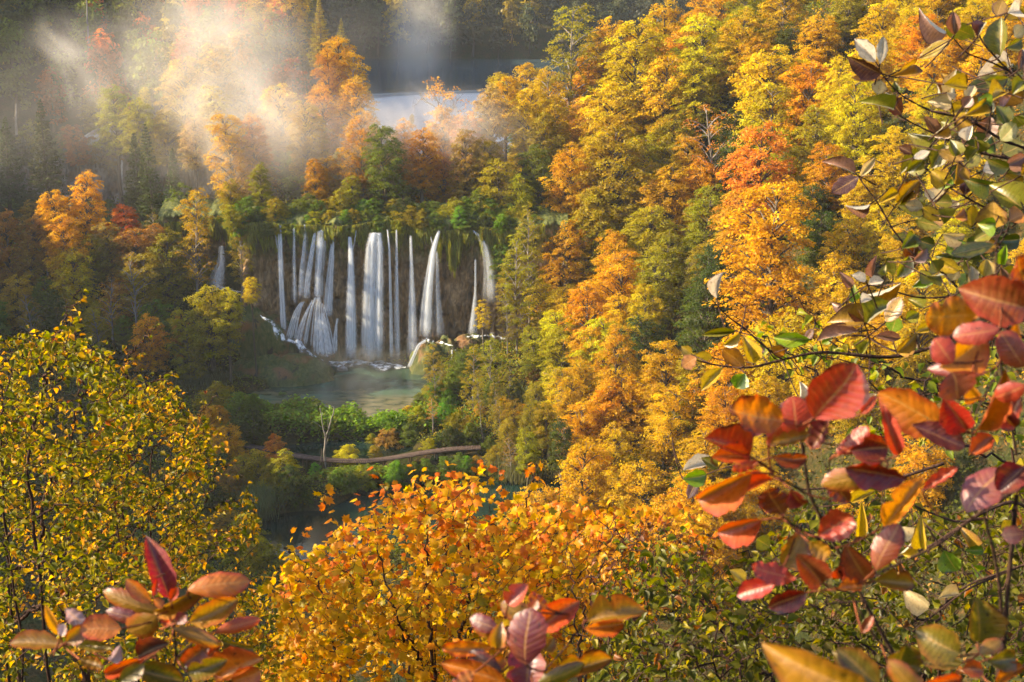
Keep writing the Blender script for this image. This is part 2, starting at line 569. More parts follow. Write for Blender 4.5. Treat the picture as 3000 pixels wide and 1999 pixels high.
# ------------------------------------------------------------------ tufa cliff
def sheet(P, uv=None):
    """grid of points (a,b,3) -> verts, quads"""
    a, b = P.shape[:2]
    i = np.arange(a - 1)[:, None]; j = np.arange(b - 1)[None, :]
    q = np.stack([i * b + j, i * b + j + 1, (i + 1) * b + j + 1, (i + 1) * b + j], -1).reshape(-1, 4)
    return P.reshape(-1, 3), q

def cliff_y(x):
    return 200.3 - 0.0035 * (np.maximum(x, -38) + 18) ** 2 + 6.0 * ss(-37.5, -42.5, x) + 1.0 * (fbm(x * 0.16, 0.0, 31) - 0.5)

def cliff_front(x, z):
    """how far the rock stands towards the viewer, at height z"""
    t = z / 21.5
    prof = np.interp(t, [-0.1, 0, 0.12, 0.3, 0.55, 0.78, 0.9, 1.0, 1.06], [1.6, 1.3, 1.0, 0.6, 0.15, 0.35, 1.1, 1.0, -0.6])
    d = 1.5 * (fbm(x * 0.33, z * 0.05, 41) - 0.5) + 1.3 * (fbm(x * 0.75, z * 0.13, 43) - 0.5) + 0.9 * (fbm(x * 1.8, z * 0.6, 47) - 0.5) + 0.4 * (fbm(x * 4.5, z * 2.2, 49) - 0.5)
    d = d * (0.6 + 0.5 * ss(0, 8, z))
    d = d + 0.9 * (fbm(x * 0.35, z * 0.75, 53) - 0.5)
    ledge = 1.6 * np.exp(-((x + 29.0) / 3.2) ** 2) * ss(11.5, 3, z)
    return prof + d + ledge

cs = np.linspace(-52, 8, 420); cz = np.linspace(-1.5, 22.8, 180)
CX, CZ = np.meshgrid(cs, cz)
CYY = cliff_y(CX) - cliff_front(CX, CZ)
top = ss(21.0, 22.8, CZ)
CYY = CYY + top * 3.5
CZ2 = CZ + 0.7 * (fbm(CX * 0.4, 3.0, 51) - 0.5) * ss(15, 21, CZ)
V, q = sheet(np.stack([CX, CYY, CZ2], -1))
cl = link("cliff", mesh_from("cliff", V, q, True, [M['tufa']]), kind="structure")
cl["label"] = "brown tufa cliff behind the curtain of waterfalls"

# grey cliff above the terrace
gs = np.linspace(-100, -36, 170); gz = np.linspace(14, 28.5, 60)
X, Z = np.meshgrid(gs, gz)
Y = 241.5 - 1.6 * np.interp((Z - 15) / 12, [0, 0.3, 0.7, 0.9, 1.05, 1.2], [1.4, 0.4, 0.6, 1.2, 0.6, -3]) - 2.6 * (fbm(X * 0.2, Z * 0.08, 61) - 0.5) - 1.4 * (fbm(X * 0.7, Z * 0.3, 63) - 0.5) - 0.7 * (fbm(X * 1.9, Z * 0.9, 65) - 0.5)
Z = 14 + (Z - 14) * (0.62 + 0.62 * fbm(X * 0.13, 2.0, 71)) + 0.5 * (fbm(X * 0.9, Z * 0.5, 73) - 0.5)
V, q = sheet(np.stack([X, Y, Z], -1))
cl = link("cliff", mesh_from("upper_cliff", V, q, True, [M['grey_rock']]), kind="structure")
cl["label"] = "grey and brown rock face above the reedy terrace"

def boulder(name, c, r, mat, label, cat="rock", seed=1, squash=None):
    nu, nv = 36, 20
    th = np.linspace(0, 2 * np.pi, nu); ph = np.linspace(-1.2, math.pi / 2, nv)
    T, Pp = np.meshgrid(th, ph)
    D = np.stack([np.cos(T) * np.cos(Pp), np.sin(T) * np.cos(Pp), np.sin(Pp)], -1)
    s = 1 + 0.55 * (fbm(np.cos(T) * 1.5 + 5, Pp * 1.7 + np.sin(T) * 1.5, seed) - 0.5) + 0.3 * (fbm(np.cos(T) * 4 + 9, Pp * 4 + np.sin(T) * 4, seed + 3) - 0.5)
    P = D * s[..., None] * np.array(r)
    P[-1] = P[-1].mean(0)
    V, q = sheet(P)
    o = link(name, mesh_from(name, V, q, True, [mat]), label=label, cat=cat, loc=tuple(c))
    return o
p = at(*S('f', 560, 1330), 190.5); boulder("mossy_outcrop", (p[0], 192.3, -0.7), (7.8, 5.0, 3.7), M['moss_rock'], "broad mossy outcrop sloping into the turquoise pool", "outcrop", 5)
p = at(*S('f', 400, 1180), 194); boulder("mossy_outcrop", (p[0] - 1.5, 198.6, 0.6), (6.6, 4.0, 7.2), M['moss_rock'], "dark rocky shoulder beneath the cascades beside the outcrop", "outcrop", 8)
p = at(*S('f', 1710, 1300), 192); boulder("mossy_boulder", (p[0], 195.0, 0.2), (3.1, 2.4, 4.0), M['moss_rock'], "rounded boulder draped in yellow-green moss beside the pool", "boulder", 9)
p = at(*S('f', 1830, 1230), 193); boulder("mossy_boulder", (p[0] + 0.4, 196.0, 1.8), (2.4, 2.0, 2.8), M['moss_rock'], "dark wet boulder behind the moss-draped one", "boulder", 12)
p = at(*S('f', 2030, 1180), 194); boulder("mossy_boulder", (p[0], 197.0, 2.2), (3.0, 2.2, 2.6), M['moss_rock'], "flat wet boulder catching the lone thin waterfall", "boulder", 15)
p = at(*S('f', 1040, 1350), 193.5); boulder("dark_stone", (p[0], 195.3, -0.1), (0.75, 0.6, 0.75), M['grey_rock'], "small dark stone standing in the white foam", "stone", 19)
p = at(*S('f', 880, 1010), 195.2); boulder("tufa_mound", (p[0], 198.9, 0.6), (3.4, 2.0, 8.2), M['tufa'], "tufa mound where the falls split into a white fan", "rock", 23)

# ------------------------------------------------------------------ falling water
def ribbon(path, widths, nseg=26, ncr=8, bulge=0.35, wob=0.0, seed=0):
    P = np.asarray(path, float); t = np.linspace(0, 1, len(P)); tt = np.linspace(0, 1, nseg)
    C = np.stack([np.interp(tt, t, P[:, k]) for k in range(3)], -1)
    for _ in range(3):
        C[1:-1] = (C[:-2] + 2 * C[1:-1] + C[2:]) / 4
    W = np.interp(tt, np.linspace(0, 1, len(widths)), widths)
    T = unit(np.gradient(C, axis=0))
    side = unit(np.cross(T, np.array([0, -1.0, 0.02])))
    nrm = np.cross(side, T)
    nrm = np.where(nrm[:, 1:2] > 0, -nrm, nrm)
    u = np.linspace(0, 1, ncr)
    off = (u - 0.5)[None, :, None] * W[:, None, None] * side[:, None, :]
    bl = (1 - (2 * u - 1) ** 2)[None, :, None] * (bulge * W)[:, None, None] * nrm[:, None, :]
    P3 = C[:, None, :] + off + bl
    UV = np.stack(np.broadcast_arrays(u[None, :], tt[:, None] * 9.999), -1).reshape(-1, 2)
    V, q = sheet(P3)
    return V, q, UV

def waterfall(pts, w, alpha, label, crop='f', d=(198.0, 197.3), heads=()):
    """pts in crop pixels; w widths in crop pixels"""
    k = CROP[crop][2]
    n = len(pts)
    def path(pp, d0, d1):
        out = []
        for i_, p_ in enumerate(pp):
            dd = d0 + (d1 - d0) * (i_ / max(1, len(pp) - 1)) ** 0.6
            out.append(at(*S(crop, *p_), dd))
        return out
    rr = np.random.default_rng(int(pts[0][0] + 7 * pts[0][1]))
    Vs, Qs, Us, n0 = [], [], [], 0
    w = [max(w[0], 0.62 * w[1])] + list(w[1:])
    wm = float(np.mean(w))
    ns = int(9 + wm / 6)
    for s_i in range(ns):
        s = float(np.clip(rr.normal(0, 0.26), -0.7, 0.7))
        top_y = rr.uniform(0, 22) * abs(s) * 2
        pp = [(x + s * w[min(i_, len(w) - 1)] + rr.normal(0, 0.03) * w[min(i_, len(w) - 1)], y + (top_y if i_ == 0 else 0)) for i_, (x, y) in enumerate(pts)]
        f_ = rr.uniform(0.22, 0.55)
        V, q, UV = ribbon(path(pp, d[0] + rr.uniform(-0.15, 0.15), d[1] + rr.uniform(-0.3, 0.3)), [max(6, x * f_) * 1.9 / k * 195 / FS for x in w], 26, 6, 0.2)
        UV = UV + np.array([0, 20.0 * s_i])
        Vs.append(V); Qs.append(q + n0); Us.append(UV); n0 += len(V)
    for hx, hy, hw, tx, ty in heads:
        V, q, UV = ribbon(path([(hx, hy), ((hx + tx) / 2 + (hx - tx) * 0.12, (hy + ty) / 2), (tx, ty)], d[0] + 0.1, d[0] - 0.2), [1.6 * hw / k * 195 / FS * s_ for s_ in (0.6, 1.0, 1.1)], 14)
        Vs.append(V); Qs.append(q + n0); Us.append(UV); n0 += len(V)
    me = mesh_from("waterfall", np.concatenate(Vs), np.concatenate(Qs), True, [M['falls']], uv=np.concatenate(Us))
    o = link("waterfall", me, label=label, cat="waterfall", group="waterfalls over the tufa cliff")
    o.color = (1, 1, 1, alpha * 0.66)
    return o
waterfall([(570, 275), (575, 420), (585, 760), (606, 1160)], [26, 34, 38, 48], 1.0, "tall bright single waterfall, second strong one from the yellow bushes", heads=[(535, 300, 14, 562, 480)])
waterfall([(683, 305), (684, 600), (690, 900)], [12, 22, 34], 0.55, "faint narrow waterfall just beside the tall bright one")
waterfall([(765, 275), (768, 400), (745, 640), (738, 860)], [12, 26, 40, 50], 0.45, "faint hazy waterfall above the small white arcs")
waterfall([(850, 315), (828, 480), (795, 700), (785, 860)], [20, 32, 40, 44], 0.65, "slanting thin waterfall above the white fan")
waterfall([(893, 320), (890, 450), (872, 700), (868, 870)], [44, 54, 46, 50], 0.85, "broad-topped waterfall striking the head of the white fan")
waterfall([(982, 370), (975, 520), (955, 800), (945, 1000)], [12, 34, 52, 64], 0.75, "tapering waterfall falling just behind the white fan", d=(198.2, 197.8))
waterfall([(1108, 370), (1118, 520), (1120, 900), (1118, 1325)], [20, 44, 76, 96], 1.0, "strong widening waterfall with a forked head", heads=[(1160, 325, 14, 1128, 500)])
waterfall([(1312, 340), (1308, 440), (1298, 800), (1290, 1345)], [46, 88, 104, 112], 1.0, "widest waterfall, a pale veil in the middle of the cliff")
waterfall([(1396, 315), (1412, 480), (1418, 900), (1425, 1340)], [10, 18, 26, 36], 0.75, "needle-thin waterfall right beside the widest veil")
waterfall([(1467, 315), (1470, 480), (1472, 900), (1478, 1340)], [12, 20, 34, 46], 0.5, "faint thin waterfall starting highest among the green shrubs")
waterfall([(1576, 360), (1582, 600), (1588, 900), (1592, 1340)], [10, 28, 52, 80], 0.6, "faint waterfall widening into mist above the pool")
waterfall([(1795, 325), (1752, 480), (1715, 800), (1698, 1170)], [16, 40, 66, 92], 1.0, "strong fan-shaped waterfall striking the mossy boulder", heads=[(1730, 375, 14, 1760, 470)])
waterfall([(1775, 480), (1782, 800), (1800, 1160)], [14, 26, 60], 0.45, "faint strand falling alongside the fan-shaped waterfall")
waterfall([(2055, 325), (2105, 370), (2150, 460), (2180, 640), (2190, 900)], [14, 26, 40, 60, 90], 0.4, "misty waterfall arching out beneath the dark shrubs")
waterfall([(2072, 540), (2072, 800), (2060, 960), (2052, 1140)], [8, 14, 34, 60], 0.7, "lone thin waterfall ending in a white skirt on boulders")
waterfall([(352, 310), (325, 460), (305, 620), (300, 800)], [14, 34, 36, 40], 0.85, "narrow waterfall behind the slender olive trees", d=(202.3, 201.8))
waterfall([(130, 440), (135, 560), (110, 680), (95, 760)], [22, 44, 80, 110], 0.9, "white cascade spreading over a ledge behind yellow foliage", d=(203.5, 202.0))
waterfall([(352, 165), (332, 230), (320, 300)], [10, 22, 26], 0.6, "short misty spill above the narrow waterfall", d=(203.2, 202.8))
def water_fan(starts, ends, n, label, d, seed, width=(7, 15), sag=0.35):
    rr = np.random.default_rng(seed)
    Vs, Qs, Us, n0 = [], [], [], 0
    k = CROP['f'][2]
    for s_i in range(n):
        t = (s_i + rr.random()) / n
        a = np.array([np.interp(t, np.linspace(0, 1, len(starts)), [p_[c] for p_ in starts]) for c in (0, 1)]) + rr.normal(0, 6, 2)
        b = np.array([np.interp(t, np.linspace(0, 1, len(ends)), [p_[c] for p_ in ends]) for c in (0, 1)]) + rr.normal(0, 10, 2)
        pts_ = []
        for s in np.linspace(0, 1, 6):
            x = a[0] + (b[0] - a[0]) * (s ** 0.9); y = a[1] + (b[1] - a[1]) * (s * (1 - sag) + sag * s ** 2)
            pts_.append(at(*S('f', x, y), d[0] + (d[1] - d[0]) * s ** 0.6))
        wd = rr.uniform(*width) * 1.6
        V, q, UV = ribbon(pts_, [wd * f / k * 195 / FS for f in (0.7, 1.2, 1.6, 2.0)], 22, 5, 0.25)
        Vs.append(V); Qs.append(q + n0); Us.append(UV + np.array([0, 20.0 * s_i])); n0 += len(V)
    o = link("waterfall", mesh_from("waterfall", np.concatenate(Vs), np.concatenate(Qs), True, [M['falls']], uv=np.concatenate(Us)), label=label, cat="waterfall", group="waterfalls over the tufa cliff")
    o.color = (1, 1, 1, 0.85)
water_fan([(800, 905), (850, 842), (872, 838), (920, 905)], [(668, 1190), (760, 1215), (880, 1295), (1000, 1295)], 19, "bright white fan of cascades over the tufa mound", (197.0, 196.0), 4)
water_fan([(850, 970), (900, 960)], [(860, 1290), (990, 1295)], 16, "broad white cascade ending the fan in foam", (196.6, 195.9), 5, (10, 18))
water_fan([(730, 890), (770, 865)], [(618, 1165), (680, 1190)], 9, "thin curved cascades beside the tall bright waterfall", (197.2, 196.2), 6, (6, 11), 0.7)
water_fan([(1012, 1000), (1020, 1010)], [(985, 1280), (1010, 1290)], 4, "outer strand of the white fan beside mossy rock", (197.2, 196.3), 7)
waterfall([(1690, 1165), (1640, 1200), (1600, 1290), (1560, 1385)], [24, 26, 24, 34], 0.9, "cascade slipping down the flank of the mossy boulder", d=(194.6, 193.4))
waterfall([(1893, 1240), (1892, 1290), (1886, 1325)], [6, 8, 16], 0.9, "tiny trickle dropping from the dark wet boulder", d=(192.6, 192.3))
waterfall([(1165, 925), (1150, 965), (1140, 985)], [12, 30, 40], 0.8, "little white spill into the lower pond", crop='g', d=(153.0, 152.2))
waterfall([(842, 1100), (838, 1180), (830, 1290)], [8, 16, 20], 0.9, "solitary far waterfall on the brown rock beyond spruces", crop='1', d=(239.3, 238.6))

def foam(pts, w, crop='f', zlift=0.1, label="", d=None, alpha=1, wy=8.0, tilt=0.0):
    k = CROP[crop][2]
    P = []
    for i_, p_ in enumerate(pts):
        r = ray(*S(crop, *p_))
        dd = (d[i_] + 2.0) if d else min((CAMZ - zlift) / -r[2] * r[1], 197.6)
        P.append(at(*S(crop, *p_), dd))
    V, q, UV = [], [], []
    Pn = np.asarray(P); t = np.linspace(0, 1, len(Pn)); tt = np.linspace(0, 1, 60)
    C = np.stack([np.interp(tt, t, Pn[:, kk]) for kk in range(3)], -1)
    W = np.interp(tt, np.linspace(0, 1, len(w)), w) / k * 195 / FS
    W = W * (0.35 + 1.3 * vnoise(tt * 17, 0 * tt, 9)) * np.clip(np.minimum(tt, 1 - tt) * 12, 0.15, 1)
    C = C + np.stack([0 * tt, 0.8 * (vnoise(tt * 9, 0 * tt, 13) - 0.5), 0.25 * tilt * (vnoise(tt * 23, 0 * tt, 15) - 0.5)], -1)
    side = np.array([0, 1.0, tilt])
    u = np.linspace(0, 1, 9)
    hump = (1 - (2 * u - 1) ** 2)
    P3 = C[:, None, :] + (u - 0.5)[None, :, None] * (W * wy)[:, None, None] * side + hump[None, :, None] * np.array([0, 0, 1.0]) * (0.05 + 0.16 * vnoise(tt * 40, 0 * tt, 5))[:, None, None]
    V, q = sheet(P3)
    UV = np.stack(np.broadcast_arrays(u[None, :], tt[:, None] * 10), -1).reshape(-1, 2)
    o = link("foam", mesh_from("foam", V, q, True, [M['foam']], uv=UV), kind="stuff")
    o["label"] = label
foam([(870, 1300), (950, 1325), (1060, 1335), (1200, 1345), (1300, 1355), (1450, 1365), (1540, 1372)], [40, 36, 30, 26, 34, 28, 24], wy=9.0, label="white foam along the foot of the waterfalls")
foam([(425, 985), (500, 1025), (560, 1110), (610, 1165), (690, 1190), (780, 1245), (870, 1305)], [22, 34, 50, 46, 34, 38, 36], wy=1.7, tilt=0.8, d=[191.6, 191.4, 191.2, 191.2, 191.4, 192.0, 193.0], label="white rushing water around the mossy outcrop")
foam([(1660, 1165), (1720, 1170), (1800, 1195), (1900, 1205)], [12, 16, 12, 8], wy=2.0, tilt=0.6, d=[192.0, 191.8, 191.8, 191.8], label="white splash on top of the boulders")
foam([(1990, 1145), (2060, 1140), (2130, 1140), (2210, 1135), (2320, 1160)], [9, 16, 10, 18, 14], wy=2.0, tilt=0.6, d=[192.6] * 5, label="white water spreading over the flat boulders")
foam([(40, 750), (100, 765), (180, 790), (300, 800)], [20, 26, 12, 10], d=[198.5, 198, 197.8, 197.8], label="white water on the ledge under the cascade")

# ------------------------------------------------------------------ hanging moss on the lip
def moss():
    rr = np.random.default_rng(3)
    Vs, Qs, tint, n0 = [], [], [], 0
    clumps = [(rr.uniform(-50, 4), rr.uniform(0.5, 1.6), rr.uniform(1.0, 3.4)) for _ in range(80)]
    for cx_, cw, ln in [(1900, 60, 5.5), (1870, 40, 5.0), (1790, 30, 4.0), (1190, 45, 2.6), (1370, 40, 3.0), (720, 40, 2.2), (440, 60, 3.4), (350, 40, 3.6), (480, 40, 3), (100, 40, 5), (1940, 30, 4.2), (640, 40, 2.6)]:
        x = at(*S('f', cx_, 350), 196.5)[0]
        clumps.append((x, cw / 2.613 * 196 / FS, ln))
        clumps.append((x, cw / 2.613 * 196 / FS, ln * 0.8))
    for cx_, cw, ln in clumps:
        m_ = int(70 * cw * (1.0 + ln * 0.3))
        x = cx_ + rr.normal(0, cw * 0.5, m_)
        L = ln * np.exp(-((x - cx_) / cw) ** 2) * rr.uniform(0.5, 1.1, m_) + 0.2
        z0 = 21.5 - rr.uniform(0, 1.4, m_) - 1.6 * vnoise(x * 0.22, 0 * x, 77)
        w = rr.uniform(0.05, 0.14, m_)
        yaw = rr.uniform(-0.7, 0.7, m_)
        ZZ = z0[:, None] - L[:, None] * np.array([0, 0.35, 0.7, 1.0])[None, :]
        FR = cliff_front(np.repeat(x[:, None], 4, 1), np.minimum(ZZ, 20.5)); CYM = cliff_y(x)
        for i_ in range(m_):
            zz = z0[i_] - L[i_] * np.array([0, 0.35, 0.7, 1.0])
            bulge_ = 0.35 + 0.25 * rr.random()
            f = FR[i_]
            yy = CYM[i_] - np.maximum(f, f[0] * 0.8) - bulge_
            ww = w[i_] * np.array([0.8, 1.0, 0.8, 0.15])
            dx = np.cos(yaw[i_]); dy = np.sin(yaw[i_])
            xx = x[i_] + 0.15 * np.sin(zz * 1.7 + i_)
            A = np.stack([xx - ww * dx, yy - ww * dy, zz], -1); B = np.stack([xx + ww * dx, yy + ww * dy, zz], -1)
            V = np.stack([A, B], 1).reshape(-1, 3)
            Vs.append(V)
            Qs.append(np.array([[0, 1, 3, 2], [2, 3, 5, 4], [4, 5, 7, 6]]) + n0); n0 += 8
            tint += [rr.random()] * 3
    me = mesh_from("hanging_moss", np.concatenate(Vs), np.concatenate(Qs), True, [M['foliage']], {'tint': tint, 'low': np.random.default_rng(1).random(len(tint))})
    o = link("hanging_moss", me, kind="stuff")
    o["label"] = "curtains of green moss hanging from the lip of the falls"
    o.color = (0.30, 0.29, 0.06, 0.7)
moss()
print("falls done")
# ------------------------------------------------------------------ tree forms (unit size: crown radius 1)
def leaf_cards(C, NRM, L, W, rr):
    n = len(C)
    a = unit(np.cross(NRM, rr.normal(size=(n, 3))))
    b = np.cross(NRM, a)
    L = np.asarray(L)[:, None]; W = np.asarray(W)[:, None]
    V = np.stack([C - a * L, C + b * W + a * L * 0.15, C + a * L, C - b * W + a * L * 0.15], 1)
    V[:, 2] -= NRM * L * 0.25
    return V.reshape(-1, 3), np.arange(n * 4).reshape(n, 4)

def crown_mesh(name, blobs, nspray, per, rr, leaf=0.1, flat=0.35, mat='foliage', spread=0.24, zlo=0.0, zhi=1.0):
    bl = np.array([b[0] for b in blobs]); br = np.array([b[1] for b in blobs])
    wgt = br ** 2; wgt = wgt / wgt.sum()
    idx = rr.choice(len(blobs), nspray, p=wgt)
    D = unit(rr.normal(size=(nspray, 3)) + np.array([0, 0, 0.35]))
    rad = br[idx] * np.sqrt(rr.uniform(0.4, 1.3, nspray))
    SCn = bl[idx] + D * rad[:, None] * np.array([1, 1, 0.85])
    # sprays: flattish discs tilted outward and a little down
    cen = bl.mean(0)
    outw = unit((SCn - cen) * np.array([1, 1, 0.4]))
    N0 = unit(np.array([0, 0, 1.0]) * (1 - flat) + outw * flat * 1.3 + rr.normal(size=(nspray, 3)) * 0.22)
    e1 = unit(np.cross(N0, np.array([0.3, 0.2, 0.1]))); e2 = np.cross(N0, e1)
    r = np.sqrt(rr.random((nspray, per))) * spread * (0.6 + 0.8 * rr.random((nspray, 1)))
    th = rr.random((nspray, per)) * 2 * np.pi
    P = SCn[:, None, :] + (r * np.cos(th))[..., None] * e1[:, None, :] + (r * np.sin(th))[..., None] * e2[:, None, :] + rr.normal(size=(nspray, per, 3)) * 0.03
    P[..., 2] -= (r ** 2) * 0.5
    NN = unit(N0[:, None, :] + rr.normal(size=(nspray, per, 3)) * 0.55)
    n = nspray * per
    V, q = leaf_cards(P.reshape(-1, 3), NN.reshape(-1, 3), leaf * rr.uniform(0.6, 1.1, n) * 0.5, leaf * rr.uniform(0.6, 1.0, n) * 0.34, rr)
    ts = rr.random(nspray)
    tint = np.clip(np.repeat(ts, per) * 0.6 + rr.random(n) * 0.4, 0, 1)
    z = P.reshape(-1, 3)[:, 2]
    hrel = np.clip((z - z.min()) / (z.max() - z.min()), 0, 1)
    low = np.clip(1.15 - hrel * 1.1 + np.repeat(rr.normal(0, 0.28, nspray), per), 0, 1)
    return mesh_from(name, V, q, False, [M[mat]], {'tint': tint, 'low': low})

def wood_mesh(name, trunk, tr, limbs, mat, extra=None):
    A = Acc()
    A.add(*tube(trunk, tr, 7))
    for P, R in limbs:
        A.add(*tube(P, R, 5))
    return A.mesh(name, [M[mat]])

def limb_to(t, h0, h1_, target, r0, rr, bend=0.25):
    p0 = np.array([t[0], t[1], h0]); p1 = np.asarray(target)
    m = (p0 + p1) / 2 + np.array([0, 0, -bend * np.linalg.norm(p1[:2])]) + rr.normal(0, 0.04, 3)
    tt = np.linspace(0, 1, 6)[:, None]
    P = (1 - tt) ** 2 * p0 + 2 * tt * (1 - tt) * m + tt ** 2 * p1
    return P, r0 * (1 - 0.8 * tt[:, 0])

FORMS = {}
def form_broad(k, h=2.7, rx=0.78, nb=17, nspray=620, per=28, base=0.75, sub=(0.26, 0.46), mat='foliage', bark='bark', leaf=0.075, name='broad', taper=0.0, flat=0.35, spread=0.24, core=True):
    rr = np.random.default_rng(100 + k * 7 + int(h * 10))
    blobs = []
    cz = (h + base) / 2; hz = (h - base) / 2
    for i_ in range(nb):
        t = (i_ + 0.5) / nb
        zz = base + 0.25 + (h - base - 0.45) * t
        e = math.sqrt(max(0.02, 1 - ((zz - cz) / (hz * 1.05)) ** 2))
        e *= (1 - taper * t)
        a = i_ * 2.4 + rr.uniform(-0.5, 0.5)
        r = rx * e * rr.uniform(0.4, 1.1)
        s = rr.uniform(*sub) * (0.75 + 0.35 * e)
        blobs.append((np.array([r * math.cos(a), r * math.sin(a), zz]), s))
    if core:
        blobs.append((np.array([0, 0, cz]), 0.5 * min(rx, hz)))
    crown = crown_mesh('crown_' + name, blobs, nspray, per, rr, leaf, flat, mat, spread)
    lean = rr.normal(0, 0.06, 2)
    zt = np.linspace(-0.25, h * 0.88, 9)
    tr_ = np.stack([lean[0] * zt + 0.03 * np.sin(zt * 3 + k), lean[1] * zt + 0.03 * np.cos(zt * 2.3 + k), zt], -1)
    R = np.interp(zt, [-0.25, 0, 0.4, h * 0.88], [0.10, 0.075, 0.06, 0.012])
    limbs = []
    for b, s in blobs[:nb]:
        h0 = max(base * 0.6, b[2] - rr.uniform(0.35, 0.7) - 0.2 * abs(b[0]))
        tx = np.array([np.interp(h0, zt, tr_[:, 0]), np.interp(h0, zt, tr_[:, 1])])
        limbs.append(limb_to(tx, h0, 0, b, 0.03, rr))
        for _ in range(2):
            e = b + unit(rr.normal(size=3) + np.array([0, 0, 0.4])) * s * 0.9
            tt = np.linspace(0, 1, 4)[:, None]
            P = b * (1 - tt) + e * tt + rr.normal(0, 0.02, (4, 3))
            limbs.append((P, 0.010 * (1 - 0.8 * tt[:, 0])))
    wood = wood_mesh('trunk_' + name, tr_, R, limbs, bark)
    return dict(crown=crown, wood=wood, h=h, c=(h + base) / 2)

PROF = {'broad': ([0, 0.12, 0.38, 0.65, 0.85, 1.0], [0.70, 0.95, 1.0, 0.93, 0.74, 0.36]), 'column': ([0, 0.15, 0.4, 0.7, 0.9, 1.0], [0.62, 0.92, 1.0, 0.88, 0.64, 0.24]),
        'shrub': ([0, 0.2, 0.5, 0.8, 1.0], [0.9, 1.0, 0.9, 0.62, 0.2])}
def form_limbs(k, name, h, base, prof, nl, rise, per=24, leaf=0.075, bark='bark', dens=1.0, mat='foliage', droop=0.12, trunk_r=0.075):
    """a tree whose leaves hang in flat sprays along arching limbs"""
    rr = np.random.default_rng(500 + k * 13)
    lean = rr.normal(0, 0.05, 2)
    zt = np.linspace(-0.25, h * 0.95, 10)
    trunk = np.stack([lean[0] * zt + 0.04 * np.sin(zt * 2.1 + k), lean[1] * zt + 0.04 * np.cos(zt * 1.7 + k), zt], -1)
    R = np.interp(zt, [-0.25, 0, 0.4, h * 0.95], [1.4 * trunk_r, trunk_r, trunk_r * 0.8, 0.01])
    limbs, SP, SD, SL, ST, SW = [], [], [], [], [], []
    lobes = rr.uniform(0.72, 1.16, 7); lph = rr.uniform(0, 6.28)
    for i_ in range(nl):
        t = (i_ + rr.uniform(0.1, 0.9)) / nl
        a = i_ * 2.39996 + rr.normal(0, 0.3)
        lob = lobes[int(((a + lph) % 6.283) / 6.284 * 7)]
        Lh = np.interp(t, *PROF[prof]) * rr.uniform(0.62, 1.1) * lob
        ztip = base + (h - base) * t + rr.normal(0, 0.05)
        za = max(0.05 if prof == 'shrub' else base * 0.55, ztip - Lh * rise * rr.uniform(0.7, 1.3))
        p0 = np.array([np.interp(za, zt, trunk[:, 0]), np.interp(za, zt, trunk[:, 1]), za])
        dv = np.array([math.cos(a), math.sin(a), 0])
        p2 = p0 * np.array([1, 1, 0]) + dv * Lh + np.array([0, 0, ztip])
        p1 = (p0 + p2) / 2 + np.array([0, 0, 0.14 * Lh]) + rr.normal(0, 0.04, 3)
        s = np.linspace(0, 1, 7)[:, None]
        P = (1 - s) ** 2 * p0 + 2 * s * (1 - s) * p1 + s ** 2 * p2
        P[:, 2] -= droop * Lh * s[:, 0] ** 3
        limbs.append((P, (0.012 + 0.02 * Lh) * (1 - 0.85 * s[:, 0])))
        lt = rr.random()
        ns = max(2, int((4 + 11 * Lh) * dens))
        for q_ in range(ns):
            f = rr.uniform(0.28, 1.04) ** 0.8
            c = np.array([np.interp(min(f, 1), s[:, 0], P[:, x]) for x in range(3)])
            lat = rr.normal(0, 0.26) * (0.35 + Lh) * (1.15 - f * 0.75)
            sd = np.array([-dv[1], dv[0], 0])
            c2 = c + sd * lat + np.array([0, 0, -abs(lat) * 0.18 + rr.normal(0, 0.035)]) + dv * 0.05
            if rr.random() < 0.45:
                tt = np.linspace(0, 1, 3)[:, None]
                limbs.append((c * (1 - tt) + c2 * tt, np.array([0.008, 0.006, 0.002])))
            d2 = unit(dv + sd * np.sign(lat) * min(1.2, abs(lat) * 3))
            SP.append(c2); SD.append(d2); SL.append(rr.uniform(0.11, 0.24)); ST.append(0.5 * lt + 0.5 * rr.random()); SW.append(t)
    SP, SD, SL, ST, SW = map(np.array, (SP, SD, SL, ST, SW))
    n = len(SP)
    dn = unit(SD + np.array([0, 0, -0.35]) + rr.normal(0, 0.12, (n, 3)))
    up = unit(np.array([0, 0, 1.0]) + SD * 0.25 + rr.normal(0, 0.2, (n, 3)))
    e2 = unit(np.cross(up, dn)); nrm = np.cross(dn, e2)
    rad = np.sqrt(rr.random((n, per))); th = rr.random((n, per)) * 6.283
    A = rad * np.cos(th) * SL[:, None]; B = rad * np.sin(th) * SL[:, None] * 0.62
    Pp = SP[:, None, :] + A[..., None] * dn[:, None, :] + B[..., None] * e2[:, None, :] + rr.normal(0, 0.018, (n, per, 3))
    NN = unit(nrm[:, None, :] + rr.normal(0, 0.5, (n, per, 3)))
    m_ = n * per
    V, q = leaf_cards(Pp.reshape(-1, 3), NN.reshape(-1, 3), leaf * rr.uniform(0.55, 1.1, m_) * 0.5, leaf * rr.uniform(0.55, 1.0, m_) * 0.34, rr)
    tint = np.clip(np.repeat(ST, per) * 0.75 + rr.random(m_) * 0.25, 0, 1)
    dist = np.linalg.norm(SP[:, :2], axis=1)
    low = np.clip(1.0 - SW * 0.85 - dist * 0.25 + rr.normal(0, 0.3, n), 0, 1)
    crown = mesh_from('crown_' + name, V, q, False, [M[mat]], {'tint': tint, 'low': np.repeat(low, per)})
    return dict(crown=crown, wood=wood_mesh('trunk_' + name, trunk, R, limbs, bark), h=h, c=(h + base) / 2 * 0.96)
